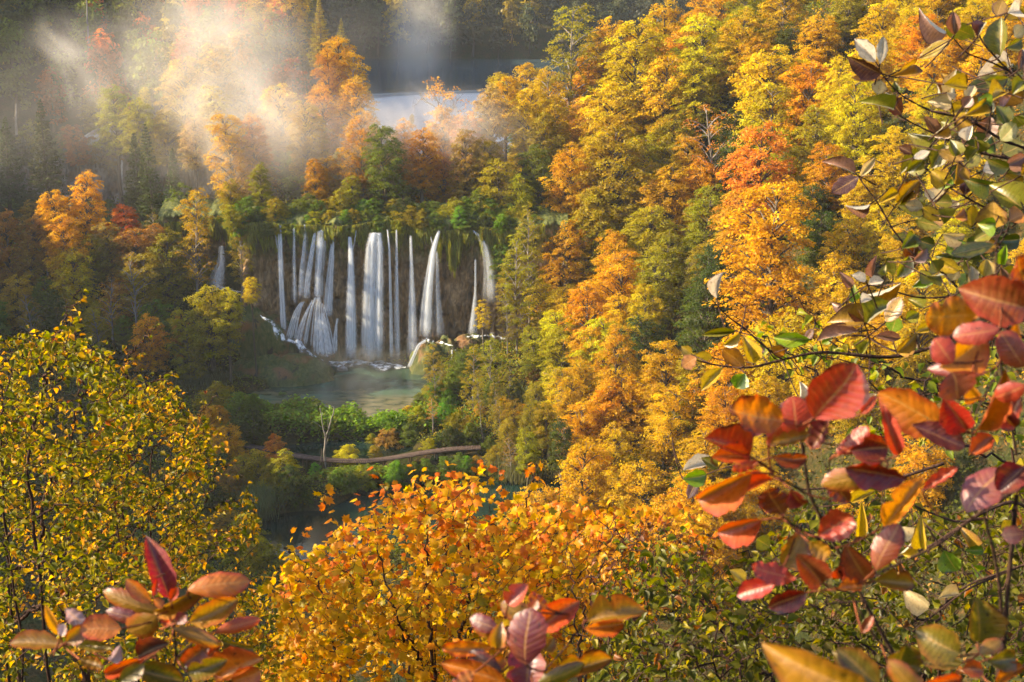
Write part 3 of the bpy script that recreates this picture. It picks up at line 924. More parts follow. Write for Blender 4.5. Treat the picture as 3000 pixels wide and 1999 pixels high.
FORMS['broad'] = [form_limbs(i_, 'broad', 2.45 + 0.12 * i_, 0.40, 'broad', 62, 0.75, dens=1.0) for i_ in range(7)]
FORMS['column'] = [form_limbs(i_ + 10, 'column', 3.5 + 0.25 * i_, 0.5, 'column', 78, 0.9) for i_ in range(4)]
FORMS['open'] = [form_limbs(i_ + 20, 'open', 3.6 + 0.3 * i_, 1.1, 'broad', 36, 0.8, bark='bark_pale', dens=0.8) for i_ in range(3)]
FORMS['slender'] = [form_limbs(i_ + 30, 'slender', 6.4 + 0.6 * i_, 2.6, 'column', 42, 0.9, bark='bark_pale', dens=0.85) for i_ in range(3)]
FORMS['thin'] = [form_limbs(i_ + 40, 'thin', 3.2 + 0.3 * i_, 0.9, 'broad', 30, 0.8, per=10, bark='bark_pale', dens=0.6) for i_ in range(3)]
FORMS['shrub'] = [form_limbs(i_ + 50, 'shrub', 1.45 + 0.14 * i_, 0.1, 'shrub', 44, 1.1, leaf=0.085, trunk_r=0.03) for i_ in range(5)]

def form_spruce(k, h=6.0):
    rr = np.random.default_rng(300 + k)
    sp, nr, tn, lw = [], [], [], []
    limbs = []
    zt = np.linspace(-0.3, h, 10)
    trunk = np.stack([0 * zt, 0 * zt, zt], -1)
    R = np.interp(zt, [-0.3, h], [0.10, 0.008])
    nlev = 34
    PP, NN, TT = [], [], []
    for i_ in range(nlev):
        t = i_ / (nlev - 1)
        z = 0.9 + (h - 1.0) * t
        rad = (1.0 - t) ** 0.85 * 0.98 + 0.05
        nbz = int(5 + 4 * (1 - t))
        a0 = rr.random() * 6.28
        for j_ in range(nbz):
            if rr.random() < 0.12: continue
            a = a0 + j_ * 6.283 / nbz + rr.normal(0, 0.15)
            L = rad * rr.uniform(0.65, 1.1)
            dirv = np.array([math.cos(a), math.sin(a), 0])
            tt = np.linspace(0, 1, 5)
            P = np.array([0, 0, z]) + dirv * (L * tt)[:, None] + np.array([0, 0, 1]) * (-(0.30 * L) * tt + 0.16 * L * tt ** 2 * 1.6)[:, None]
            limbs.append((P, 0.012 * (1 - 0.8 * tt) * (1.2 - t)))
            m_ = int(26 * L / 0.6) + 6
            s = np.sqrt(rr.random(m_)) * 0.98 + 0.05
            w = (1 - s * 0.55) * 0.26 * L ** 0.6
            side = np.cross(dirv, [0, 0, 1])
            off = rr.uniform(-1, 1, m_) * w
            p = np.stack([np.interp(s, tt, P[:, c]) for c in range(3)], -1) + side * off[:, None] + np.array([0, 0, -1]) * (np.abs(off) * 0.6 + rr.random(m_) * 0.06)[:, None]
            PP.append(p); NN.append(np.array([0, 0, 1.0]) + rr.normal(0, 0.45, (m_, 3)))
            TT.append(np.full(m_, rr.random()))
    P = np.concatenate(PP); NNv = unit(np.concatenate(NN)); n = len(P)
    V, q = leaf_cards(P, NNv, rr.uniform(0.05, 0.09, n), rr.uniform(0.016, 0.03, n), rr)
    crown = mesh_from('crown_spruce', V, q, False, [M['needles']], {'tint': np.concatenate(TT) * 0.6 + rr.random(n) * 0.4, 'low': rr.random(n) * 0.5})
    return dict(crown=crown, wood=wood_mesh('trunk_spruce', trunk, R, limbs, 'bark'), h=h, c=h * 0.45)
FORMS['spruce'] = [form_spruce(0, 4.7), form_spruce(1, 5.4), form_spruce(2, 4.2)]

def form_bare(k, h=3.0, leafy=40):
    rr = np.random.default_rng(400 + k)
    A = []
    tips = []
    def grow(p, d, L, r, lev):
        n = 5
        P = [p]
        dd = d.copy()
        for _ in range(n):
            dd = unit(dd + rr.normal(0, 0.14, 3) + np.array([0, 0, 0.05]))
            P.append(P[-1] + dd * L / n)
        P = np.array(P)
        A.append((P, np.linspace(r, r * 0.45, n + 1)))
        if lev == 0:
            tips.append(P[-1]); return
        for i_ in range(rr.integers(3, 5)):
            at_ = P[rr.integers(2, n + 1)]
            nd = unit(dd + rr.normal(0, 0.62, 3) + np.array([0, 0, 0.15]))
            grow(at_, nd, L * rr.uniform(0.55, 0.8), r * 0.5, lev - 1)
    grow(np.array([0, 0, -0.2]), np.array([0, 0, 1.0]), h * 0.45, 0.085, 4)
    tips_ = np.array(tips)
    blobs = [(t, 0.16) for t in tips_[rr.choice(len(tips_), min(leafy, len(tips_)), replace=False)]]
    crown = crown_mesh('crown_bare', blobs, leafy * 3, 8, rr, 0.085, 0.35, 'foliage', 0.16)
    return dict(crown=crown, wood=wood_mesh('trunk_bare', A[0][0], A[0][1], A[1:], 'bark_pale'), h=h, c=h * 0.55)
FORMS['bare'] = [form_bare(0), form_bare(1), form_bare(2)]

PAL = {'shadeblue': (0.045, 0.075, 0.055), 'fargreen': (0.075, 0.11, 0.05), 'gold': (0.61, 0.365, 0.007), 'yellow': (0.57, 0.42, 0.008), 'orange': (0.62, 0.315, 0.008), 'salmon': (0.60, 0.285, 0.03),  # first two: blue of distant shade and haze put into leaf colour
       'red': (0.46, 0.12, 0.025), 'olive': (0.33, 0.255, 0.014), 'green': (0.14, 0.19, 0.022), 'leafgreen': (0.16, 0.31, 0.024),
       'dark': (0.055, 0.075, 0.02), 'brown': (0.36, 0.20, 0.05), 'pale': (0.55, 0.36, 0.14), 'spruce': (0.075, 0.095, 0.028), 'lime': (0.36, 0.31, 0.010)}  # 'pale' has the veil of mist put into its leaf colour
WORD = {'gold': 'golden', 'yellow': 'bright yellow', 'orange': 'orange', 'salmon': 'salmon-orange', 'red': 'rust-red', 'olive': 'olive-yellow',
        'green': 'green', 'leafgreen': 'fresh green', 'dark': 'dark green', 'brown': 'brownish', 'pale': 'pale misty', 'spruce': 'dark green', 'lime': 'yellow-green'}
TREES = []

_a = Acc(); _z = np.linspace(-0.05, 1, 7); _a.add(*tube(np.stack([0.03 * np.sin(_z * 5), 0.03 * np.cos(_z * 4) - 0.03, _z], -1), np.linspace(0.105, 0.075, 7), 8))
STEM = _a.mesh('stem', [M['bark']])

def solve(sx, sy, rpx, c, d0, d1):
    """distance where a crown of that picture size stands on the land"""
    ds = np.linspace(d0, d1, 160)
    r = ray(sx, sy)
    k = ds / r[1]
    X = r[0] * k; Y = ds; Z = CAMZ + r[2] * k
    R = rpx * (Y * CP - (Z - CAMZ) * SP) / FS
    g_ = Z - H(X, Y) - c * R
    for i_ in range(len(ds)):
        if g_[i_] <= 0:
            return ds[i_]
    return ds[int(np.argmin(np.abs(g_)))]

ZNAME = {'shore': 'broadleaf_tree', 'shoulder': 'shoulder_tree', 'valley': 'valley_tree'}  # names assigned by zone only, not species; same broadleaf forms as the slope
NAMES = {'broad': 'beech_tree', 'column': 'beech_tree', 'open': 'broadleaf_tree', 'slender': 'slender_tree', 'thin': 'thin_tree', 'shrub': 'shrub', 'spruce': 'spruce_tree', 'bare': 'bare_tree'}
CATS = {'shrub': 'shrub'}

def plant(kind, base, R, colour, zone, green=0.5, hscale=1.0, extra=None, lift=0.0):
    f = FORMS[kind][int(rng.integers(len(FORMS[kind])))]
    root = empty(ZNAME[zone] if zone in ZNAME and kind in ('broad', 'column', 'open') else NAMES[kind], tuple(base), cat=CATS.get(kind, 'tree'))
    root.rotation_euler = (float(rng.normal(0, 0.03)), float(rng.normal(0, 0.03)), float(rng.uniform(0, 6.28)))
    root.scale = (R, R, R * hscale)
    c = np.array(PAL[colour]) * rng.uniform(0.86, 1.14, 3)
    cr = bpy.data.objects.new('crown', f['crown']); COL.objects.link(cr); cr.parent = root
    cr.color = (*c, green)
    tr = bpy.data.objects.new('trunk', f['wood']); COL.objects.link(tr); tr.parent = root
    tr.color = (*c, 0)
    if lift > 0.05:                       # a longer clear stem below the crown
        k_ = lift / (R * hscale)
        cr.location.z = k_; tr.location.z = k_
        st = bpy.data.objects.new('trunk', STEM); COL.objects.link(st); st.parent = root
        st.scale = (1, 1, k_ + 0.12); st.location.z = 0
    top = np.array(base) + np.array([0, 0, f['c'] * R * hscale + lift])
    u, v, _ = proj(top)
    TREES.append(dict(o=root, u=u, v=v, kind=kind, colour=colour, zone=zone, R=R, extra=extra, base=np.array(base), d=base[1]))
    return root

def plant_px(kind, crop, x, y, r, colour, zone, green=0.5, d=(100, 300), hscale=1.0, extra=None, fixed=None):
    sx, sy = S(crop, x, y); rp = r / CROP[crop][2]
    lift = 0.0
    f = FORMS[kind][0]
    if fixed:
        dd = fixed
        p = at(sx, sy, dd)
        R = rp * dd / CP / FS * 0.98
        gz_ = h1(p[0], p[1])
        need = (p[2] - gz_) / (f['c'] * R)
        hscale = min(max(hscale, need), 1.15)
        base = (p[0], p[1], min(gz_ - 0.1, p[2] - f['c'] * R * hscale))
        lift = max(0.0, p[2] - f['c'] * R * hscale - gz_)
    else:
        dd = solve(sx, sy, rp, f['c'] * hscale, *d)
        p = at(sx, sy, dd)
        R = rp * (p[1] * CP - (p[2] - CAMZ) * SP) / FS
        base = (p[0], p[1], h1(p[0], p[1]) - 0.1)
    return plant(kind, base, R, colour, zone, green, hscale, extra, lift)

# ---- sunlit slope, read crown by crown from the photograph
SLOPE = '''2 column 1060 560 115 gold .2|2 column 1300 540 130 gold .3|2 open 1560 480 175 olive .4|2 broad 1700 200 160 orange .2|2 broad 1900 150 170 gold .2|2 broad 2060 80 150 gold .3
2 broad 1830 400 150 gold .3|2 broad 2190 60 150 yellow .5|2 broad 2250 260 150 gold .2|2 broad 2310 430 140 orange .2|2 broad 1970 620 190 gold .3|2 broad 1850 880 190 yellow .4
2 broad 2190 850 170 yellow .3|2 broad 1690 840 110 salmon .2|2 broad 2260 1060 140 olive .5|2 broad 1900 1100 120 orange .1|2 column 1890 1330 210 lime .5|2 broad 1560 1430 130 gold .4
2 broad 2260 1450 150 orange .2|2 open 1440 700 130 gold .3|2 broad 2080 1180 140 lime .6|2 broad 1750 1250 120 gold .4
5 column 1510 120 120 orange .2|5 column 1500 400 140 orange .3|5 broad 1560 600 140 gold .5|5 broad 1490 800 140 yellow .6|5 broad 1520 960 120 lime .6|5 broad 1790 110 190 lime .6|5 broad 2130 120 170 lime .5
5 column 1900 320 120 orange .2|5 broad 1890 520 160 gold .4|5 broad 1740 720 150 gold .4|5 broad 1930 690 140 yellow .5|5 broad 1840 900 150 yellow .6|5 broad 1720 1010 130 gold .3|5 open 1500 1110 100 yellow .1
5 broad 1690 1190 120 gold .5|5 broad 1960 1260 170 orange .4|5 broad 1830 1420 130 orange .4|5 broad 2260 1150 150 orange .3|5 broad 2240 1400 150 gold .4|5 broad 2150 560 150 olive .8|5 broad 2100 900 140 dark .9
5 broad 2260 320 120 olive .6|5 broad 1690 300 110 gold .6|5 broad 2010 1010 110 olive .7
3 broad 250 170 150 orange .2|3 broad 80 60 120 lime .6|3 broad 450 180 130 olive .6|3 broad 720 130 130 gold .2|3 broad 960 330 140 gold .2|3 broad 1130 90 110 olive .5|3 broad 1500 150 150 yellow .2
3 broad 1330 330 140 gold .2|3 broad 740 420 130 dark .9|3 broad 130 480 170 yellow .3|3 broad 350 420 150 orange .2|3 broad 520 470 140 gold .5|3 broad 100 740 150 yellow .4|3 broad 620 700 220 yellow .2
3 broad 800 830 190 orange .2|3 broad 1010 720 140 gold .2|3 broad 1260 620 150 yellow .3|3 broad 580 1010 190 yellow .4|3 thin 240 1080 150 salmon .1|3 broad 900 1090 150 lime .4|3 broad 1200 900 170 yellow .2
3 broad 560 1340 210 salmon .1|3 broad 130 1350 130 orange .3|3 broad 1000 1300 130 orange .3|3 broad 880 1480 130 dark .9|3 broad 1420 1200 150 yellow .2|3 broad 1750 180 140 gold .2|3 broad 2000 220 140 yellow .2
3 broad 1700 640 140 yellow .2|3 broad 2200 300 140 gold .2|3 broad 1600 420 130 orange .2|3 broad 2000 700 140 gold .3|3 broad 1250 1420 120 gold .3|3 broad 360 1230 130 dark .9|3 broad 830 620 130 gold .3
6 broad 600 420 290 orange .05|6 broad 170 300 120 olive .8|6 broad 960 120 130 dark .9|6 broad 390 90 150 salmon .2|6 broad 700 900 200 yellow .2|6 broad 330 1020 180 gold .3|6 broad 90 1250 150 lime .6
6 broad 1400 100 120 yellow .1|6 broad 130 560 120 dark .9|6 broad 1000 560 150 gold .2|6 broad 1100 900 170 gold .2|6 broad 560 1260 150 gold .3|6 broad 1500 700 170 gold .2|6 broad 300 1380 140 orange .2'''
for row in SLOPE.replace('\n', '|').split('|'):
    c, k, x, y, r, colr, gr = row.split()
    plant_px(k, c, float(x), float(y), float(r) * 1.35, colr, 'slope', float(gr), (112, 300))

# fill the slope between them with lesser trees
def fill(zone, n, region, kinds, colours, rr, gap, Rr, tries=4000, green=(0.2, 0.7)):
    have = [(t['base'][0], t['base'][1]) for t in TREES]
    made = 0
    xs_ = rr.uniform(region[0], region[1], tries); ys_ = rr.uniform(region[2], region[3], tries); zs_ = H(xs_, ys_)
    for x, y, z in zip(xs_, ys_, zs_):
        if made >= n: break
        u, v, f = proj((x, y, z + 4))
        if not (-80 < u < 3080 and -120 < v < 2050): continue
        if region[4](x, y, z, u, v) is False: continue
        if any((x - a) ** 2 + (y - b) ** 2 < gap ** 2 for a, b in have): continue
        R = rr.uniform(*Rr)
        have.append((x, y)); made += 1
        k = kinds[int(rr.integers(len(kinds)))]
        cc = colours(u, v, rr) if callable(colours) else colours[int(rr.integers(len(colours)))]
        plant(k, (x, y, z - 0.1), R, cc, zone, rr.uniform(*green), rr.uniform(0.9, 1.25))
    return made
def slope_colour(u, v, rr):
    best = sorted((((t['u'] - u) ** 2 + (t['v'] - v) ** 2), t['colour']) for t in TREES if t['zone'] == 'slope')[:3]
    return best[int(rr.integers(len(best)))][1]
fr = np.random.default_rng(77)
nf = fill('slope', 100, (2, 75, 116, 262, lambda x, y, z, u, v: u > 1380 + max(0, (v - 500)) * 0.1 and z > 2.5), ['broad', 'broad', 'column'], slope_colour, fr, 3.4, (2.2, 3.4))
print("slope trees", len(TREES), nf)

# ---- beside and behind the falls
MID = '''1 spruce 310 1120 110 spruce .2 216|1 spruce 965 1240 105 spruce .2 218|1 spruce 1050 1330 95 spruce .3 214|1 spruce 1190 1330 80 spruce .1 213|1 spruce 30 1150 110 spruce .1 216|1 spruce 2215 290 75 olive .4 254|1 spruce 2335 330 50 olive .4 258|1 spruce 1860 60 50 salmon .1 300
1 broad 545 1010 85 red .1 236|1 broad 560 1470 120 orange .1 203|1 broad 410 1480 120 orange .2 202|1 broad 860 1560 100 red .1 202|1 open 1350 1480 110 gold .3 200|1 broad 1640 1130 150 orange .1 210|1 broad 800 850 130 olive .5 232|1 column 970 680 40 yellow .1 240
1 broad 1990 190 160 orange .1 272|1 broad 1830 160 120 orange .1 276|1 broad 2310 470 120 gold .1 246|1 broad 2290 640 130 salmon .2 240|1 broad 1850 380 170 olive .4 268|1 broad 2230 890 120 gold .4 226|1 broad 1760 1000 110 pale .3 212|1 broad 1250 740 160 pale .4 240|1 broad 1080 620 130 pale .5 250
1 broad 1540 620 150 pale .3 244|1 broad 1500 900 130 pale .5 222|1 broad 950 900 110 olive .5 226|1 broad 1150 950 120 olive .6 226|1 broad 1980 800 150 pale .3 224|1 broad 2100 1000 140 pale .2 214|1 broad 1350 1000 110 pale .6 218|1 broad 700 780 130 olive .6 250
2 bare 790 760 170 salmon .0 222|2 broad 700 960 130 salmon .1 216|2 broad 870 950 120 pale .1 214|2 broad 1040 860 120 pale .2 216|2 broad 1140 760 110 gold .2 226|2 open 100 620 120 gold .2 244|2 broad 120 830 130 gold .3 226|2 broad 110 1080 140 salmon .2 210|2 broad 300 1150 140 green .7 206|2 broad 550 1120 120 salmon .2 208
2 broad 1260 900 130 gold .4 218|2 broad 1400 950 120 olive .5 214|2 broad 1000 1180 110 olive .5 207|2 broad 1330 1240 140 green .7 208|2 broad 1080 1360 150 olive .6 203|2 broad 1200 1480 120 lime .6 201|2 broad 420 1050 100 salmon .1 212|2 broad 850 1180 120 brown .3 206|2 column 476 840 18 olive .3 232
4 broad 480 140 130 gold .1 196|4 broad 620 210 110 olive .6 197|4 broad 440 320 100 gold .3 195|4 broad 540 430 140 yellow .5 193|4 broad 120 540 130 salmon .3 192|4 broad 260 120 110 brown .2 199|4 broad 70 180 130 brown .4 198|4 broad 900 270 150 brown .5 198|4 broad 1140 330 150 olive .7 197
4 thin 1340 180 120 gold .2 196|4 slender 1620 150 90 olive .5 197|4 broad 1440 640 170 lime .5 187|4 broad 1560 560 100 yellow .3 186.5|4 broad 1740 430 60 yellow .2 188.5|4 broad 1010 470 150 olive .7 195|4 broad 820 560 110 brown .4 193|4 broad 1090 660 130 green .7 191|4 broad 700 640 120 olive .6 191|4 broad 1330 850 130 lime .6 185
4 broad 300 560 110 green .8 192|4 broad 200 330 110 brown .4 196|4 broad 760 160 110 brown .3 199|4 broad 1050 120 100 brown .4 199|4 thin 930 420 110 olive .4 189|4 thin 760 520 90 salmon .3 188|4 broad 850 700 70 green .9 188'''
for row in MID.replace('\n', '|').split('|'):
    c, k, x, y, r, colr, gr, dd = row.split()
    plant_px(k, c, float(x), float(y), float(r) * (1.35 if k == 'spruce' else 1.15), colr, 'shore' if c in '12' else 'shoulder', float(gr), fixed=float(dd))

# ---- floor of the valley, beside ponds and boardwalk
LOW = '''h slender 690 420 120 olive .5 176|h slender 1110 480 130 lime .5 172|h slender 1300 340 150 lime .5 178|h slender 1380 700 110 olive .6 168|h slender 1530 540 100 olive .6 172|h thin 660 760 90 salmon .1 165|h slender 1230 620 90 olive .6 163|h slender 1420 900 80 olive .5 164|h open 2110 620 170 yellow .1 165
h broad 1600 950 150 olive .7 162|h broad 1850 700 140 olive .7 168|h broad 1750 1000 150 olive .8 158|h broad 2000 1000 160 lime .8 157|h broad 1750 1300 160 lime .7 152|h broad 1500 1100 120 olive .8 158|h broad 2150 1250 170 dark .8 150|h thin 2200 1100 160 brown .3 152|h broad 2300 1480 130 olive .7 146|h thin 1560 1250 120 brown .3 154
5 slender 1210 420 135 lime .5 189|5 slender 1300 200 110 olive .5 192|5 open 985 600 55 yellow .2 189|5 slender 1150 600 90 olive .5 188|5 broad 1330 900 110 olive .7 180|5 broad 1130 200 110 green .9 199|5 broad 1180 60 120 dark .9 203'''
for row in LOW.replace('\n', '|').split('|'):
    c, k, x, y, r, colr, gr, dd = row.split()
    plant_px(k, c, float(x), float(y), float(r) * 1.1, colr, 'valley', float(gr), fixed=float(dd))

SHR = '''h shrub 380 730 110 yellow .2 167|h shrub 200 780 90 yellow .3 167|h shrub 200 900 150 leafgreen .5 166|h shrub 480 900 140 lime .5 165|h shrub 780 800 140 leafgreen .4 168|h shrub 700 600 150 green .4 173|h shrub 900 450 150 green .5 178|h shrub 820 640 130 leafgreen .3 172|h shrub 1000 250 170 green .5 187|h shrub 1150 200 140 green .5 187|h shrub 900 950 130 lime .4 164
h shrub 1050 960 110 gold .4 163|h shrub 400 1080 150 green .5 163|h shrub 850 1080 150 dark .5 162|h shrub 620 1180 90 lime .4 161.5|h shrub 180 1150 130 brown .3 160.5|h shrub 1080 1080 140 green .6 161.5|h shrub 950 1400 130 green .5 157.5|h shrub 1150 1430 90 olive .5 157|h shrub 1200 780 90 orange .3 167|h shrub 250 1500 130 leafgreen .5 155.5|h shrub 600 1490 120 green .7 155.5
h shrub 1350 1420 110 olive .7 156|h shrub 1450 1500 130 dark .7 152|h shrub 1330 620 130 green .6 172|h shrub 1480 780 120 gold .5 167|h shrub 1670 800 110 orange .5 168|h shrub 1600 620 130 dark .4 173|h shrub 1820 250 100 leafgreen .5 190|h shrub 1820 400 120 brown .3 184|h shrub 600 480 100 lime .5 176|h shrub 500 600 90 green .5 172
g shrub 600 310 75 green .5 176|g shrub 1175 280 45 leafgreen .2 177.5|g shrub 100 280 150 lime .7 180|g shrub 250 420 150 green .7 175|g shrub 400 400 130 green .6 175|g shrub 380 540 150 dark .6 170|g shrub 240 560 130 dark .6 168|g shrub 120 480 120 orange .2 160|g shrub 180 640 160 orange .2 155|g shrub 40 420 130 orange .1 158|g shrub 530 690 110 salmon .2 154
g shrub 1090 730 105 yellow .2 155.5|g shrub 1280 650 80 lime .4 160.5|g shrub 1400 640 130 brown .3 158.8|g shrub 1300 740 60 olive .4 157|g shrub 440 880 160 olive .6 150|g shrub 600 920 170 olive .6 148|g shrub 300 860 150 olive .7 149|g shrub 660 1000 140 dark .6 146|g shrub 200 950 150 brown .5 147|g shrub 130 860 130 dark .6 151|g shrub 1080 930 110 green .6 153
g shrub 1200 930 90 lime .5 153|g shrub 1450 910 110 leafgreen .4 155|g shrub 1020 920 80 leafgreen .4 154.5|g shrub 850 870 60 leafgreen .4 156|g shrub 1600 850 80 green .6 156.5|g shrub 1850 850 90 green .6 157.5|g shrub 2000 830 80 leafgreen .6 158|g shrub 2175 650 70 green .6 160|g shrub 2230 720 80 olive .6 158|g shrub 300 1400 200 olive .4 133|g shrub 150 1300 200 brown .3 136|g shrub 100 1150 170 dark .5 140|g shrub 430 1480 160 lime .5 129'''
for row in SHR.replace('\n', '|').split('|'):
    c, k, x, y, r, colr, gr, dd = row.split()
    plant_px(k, c, float(x), float(y), float(r) * 1.05, colr, 'thicket', float(gr), (float(dd) - 16, float(dd) + 8))
fr = np.random.default_rng(177)
def shore_colour(u, v, rr):
    return ['salmon', 'gold', 'pale', 'olive', 'green', 'orange', 'lime', 'brown'][int(rr.integers(8))]
print('shore fill', fill('shore', 30, (-42, 6, 204, 252, lambda x, y, z, u, v: bool(v > 330 + max(0, 420 - abs(u - 1290)) * 0.5) and z > 20), ['broad', 'broad', 'column'], shore_colour, fr, 4.0, (1.9, 3.0)))
print('shoulder fill', fill('shoulder', 34, (-76, -40, 184, 238, lambda x, y, z, u, v: bool(660 < v < 1150 and u < 540)), ['broad', 'column', 'open', 'thin'], lambda u, v, rr: ['brown', 'olive', 'green', 'salmon', 'olive', 'lime', 'orange', 'dark'][int(rr.integers(8))], fr, 4.0, (1.7, 2.7)))
# shrubs along the lip of the falls and on the grey cliff's rim
lr = np.random.default_rng(5)
for i_ in range(64):
    x = -41 + 45 * ((i_ % 32) + lr.uniform(-0.4, 0.4)) / 32
    y = 199.6 + lr.uniform(-0.8, 0.8) + (2.6 if i_ >= 32 else 0) - 0.0035 * (x + 18) ** 2
    cc = ['green', 'leafgreen', 'green', 'lime', 'olive', 'dark'][int(lr.integers(6))]
    plant('shrub', (x, y, 20.7 - (lr.uniform(0, 1.5) if i_ < 32 else -0.2)), lr.uniform(0.9, 1.8) * (1 if i_ < 32 else 1.35), cc, 'lip', 0.4, lr.uniform(0.8, 1.1))
for i_ in range(26):
    x = -92 + 54 * (i_ + lr.uniform(-0.4, 0.4)) / 26
    plant('shrub', (x, 241.5 + lr.uniform(-1.4, 1), 25.0 + lr.uniform(-2.5, 1)), lr.uniform(1.4, 3.0), ['green', 'dark', 'olive', 'brown'][int(lr.integers(4))], 'rim', 0.6, 1.0)
for i_ in range(14):
    x = -88 + 46 * (i_ + lr.uniform(-0.3, 0.3)) / 14
    plant('shrub', (x, 234 + lr.uniform(-1.5, 2), 16.0), lr.uniform(1.2, 2.0), ['green', 'olive', 'dark'][int(lr.integers(3))], 'terrace', 0.6, 1.0)
for i_ in range(16):
    x = lr.uniform(-54, -37); y = lr.uniform(201, 214)
    plant('shrub', (x, y, max(h1(x, y), 20.5 if x > -41.5 and y > 203 else 0) - 0.1), lr.uniform(1.0, 2.0), ['green', 'olive', 'lime', 'brown', 'gold'][int(lr.integers(5))], 'ledge', 0.5, 1.0)
print("trees", len(TREES))
# ------------------------------------------------------------------ far woods that read as one mass
def wood_mass(name, spots, label, colours, per_tree, rr, leaf, lab_kind="stuff"):
    Vs, Qs, T, L, C, n0 = [], [], [], [], [], 0
    for (x, y, z, R, hs) in spots:
        nb = 9
        blobs = []
        for i_ in range(nb):
            t = (i_ + 0.5) / nb
            a = i_ * 2.4 + rr.random()
            e = math.sqrt(max(0.05, 1 - (2 * t - 0.9) ** 2)) * (1 - 0.3 * t)
            blobs.append((np.array([0.75 * e * math.cos(a) * rr.uniform(0.5, 1), 0.75 * e * math.sin(a) * rr.uniform(0.5, 1), 0.6 + 1.9 * t]), rr.uniform(0.3, 0.48)))
        bl = np.array([b[0] for b in blobs]); br = np.array([b[1] for b in blobs])
        ns, per = per_tree, 14
        idx = rr.integers(nb, size=ns)
        D = unit(rr.normal(size=(ns, 3)) + np.array([0, -0.2, 0.35]))
        Cn = bl[idx] + D * (br[idx] * np.sqrt(rr.uniform(0.5, 1.1, ns)))[:, None]
        P = Cn[:, None, :] + rr.normal(size=(ns, per, 3)) * np.array([0.13, 0.13, 0.05])
        NN = unit(np.array([0, 0, 1.0]) + 0.6 * D[:, None, :] + rr.normal(size=(ns, per, 3)) * 0.5)
        n = ns * per
        V, q = leaf_cards(P.reshape(-1, 3), NN.reshape(-1, 3), np.full(n, leaf) * rr.uniform(0.7, 1.1, n), np.full(n, leaf * 0.7) * rr.uniform(0.7, 1.1, n), rr)
        V = V * np.array([R, R, R * hs]) + np.array([x, y, z])
        Vs.append(V); Qs.append(q + n0); n0 += len(V)
        c = np.array(PAL[colours[int(rr.integers(len(colours)))]]) * rr.uniform(0.7, 1.2)
        tv = np.repeat(rr.uniform(0.6, 1.25, ns), per) * rr.uniform(0.8, 1.2, n)
        C.append(np.concatenate([c[None, :] * tv[:, None], np.ones((n, 1))], 1))
        # its stem
        Vt, qt = tube(np.array([[x, y, z - 0.3], [x + 0.1 * R, y, z + R], [x, y + 0.1 * R, z + 2 * R * hs]]), [0.1 * R, 0.07 * R, 0.02 * R], 5)
        Vs.append(Vt); Qs.append(qt + n0); n0 += len(Vt)
        C.append(np.tile(np.array([[0.10, 0.085, 0.07, 1]]), (len(qt), 1)))
    o = link(name, mesh_from(name, np.concatenate(Vs), np.concatenate(Qs), False, [M['leaf_attr']], face_col=np.concatenate(C)), kind=lab_kind)
    o["label"] = label
    return o
rr = np.random.default_rng(21)
spots = []
for iy in range(6):
    y = 491.5 + iy * 9
    for x in np.arange(-112, 110, 7.5):
        xx = x + rr.uniform(-2.5, 2.5); yy = y + rr.uniform(-2.5, 2.5)
        u, v, _ = proj((xx, yy, 35))
        if -50 < u < 2500:
            spots.append((xx, yy, h1(xx, yy) - 0.3, rr.uniform(3.6, 5.6), rr.uniform(1.2, 1.6)))
print("far wood", len(spots))
wood_mass("far_woods", spots, "blue-shaded wood on the shore beyond the lake", ['shadeblue', 'shadeblue', 'fargreen', 'shadeblue', 'fargreen', 'olive'], 80, rr, 0.11)
spots = []
cx_ = rr.uniform(-135, -38, 6000); cy_ = rr.uniform(246, 400, 6000)
cz_ = H(cx_, cy_); cl_ = lake_mask(cx_, cy_)
for x, y, z, lk in zip(cx_, cy_, cz_, cl_):
    if len(spots) > 120: break
    if lk > 0.01: continue
    u, v, _ = proj((x, y, z + 6))
    if not (-60 < u < 1050 and -200 < v < 480): continue
    if any((x - s[0]) ** 2 + (y - s[1]) ** 2 < 30 for s in spots): continue
    spots.append((x, y, z - 0.3, rr.uniform(3.0, 4.6), rr.uniform(1.1, 1.5)))
print("misty wood", len(spots))
wood_mass("misty_woods", spots, "mist-veiled shaded wood on the hill above the grey cliff", ['dark', 'green', 'dark', 'olive', 'brown', 'green', 'red'], 90, rr, 0.095)

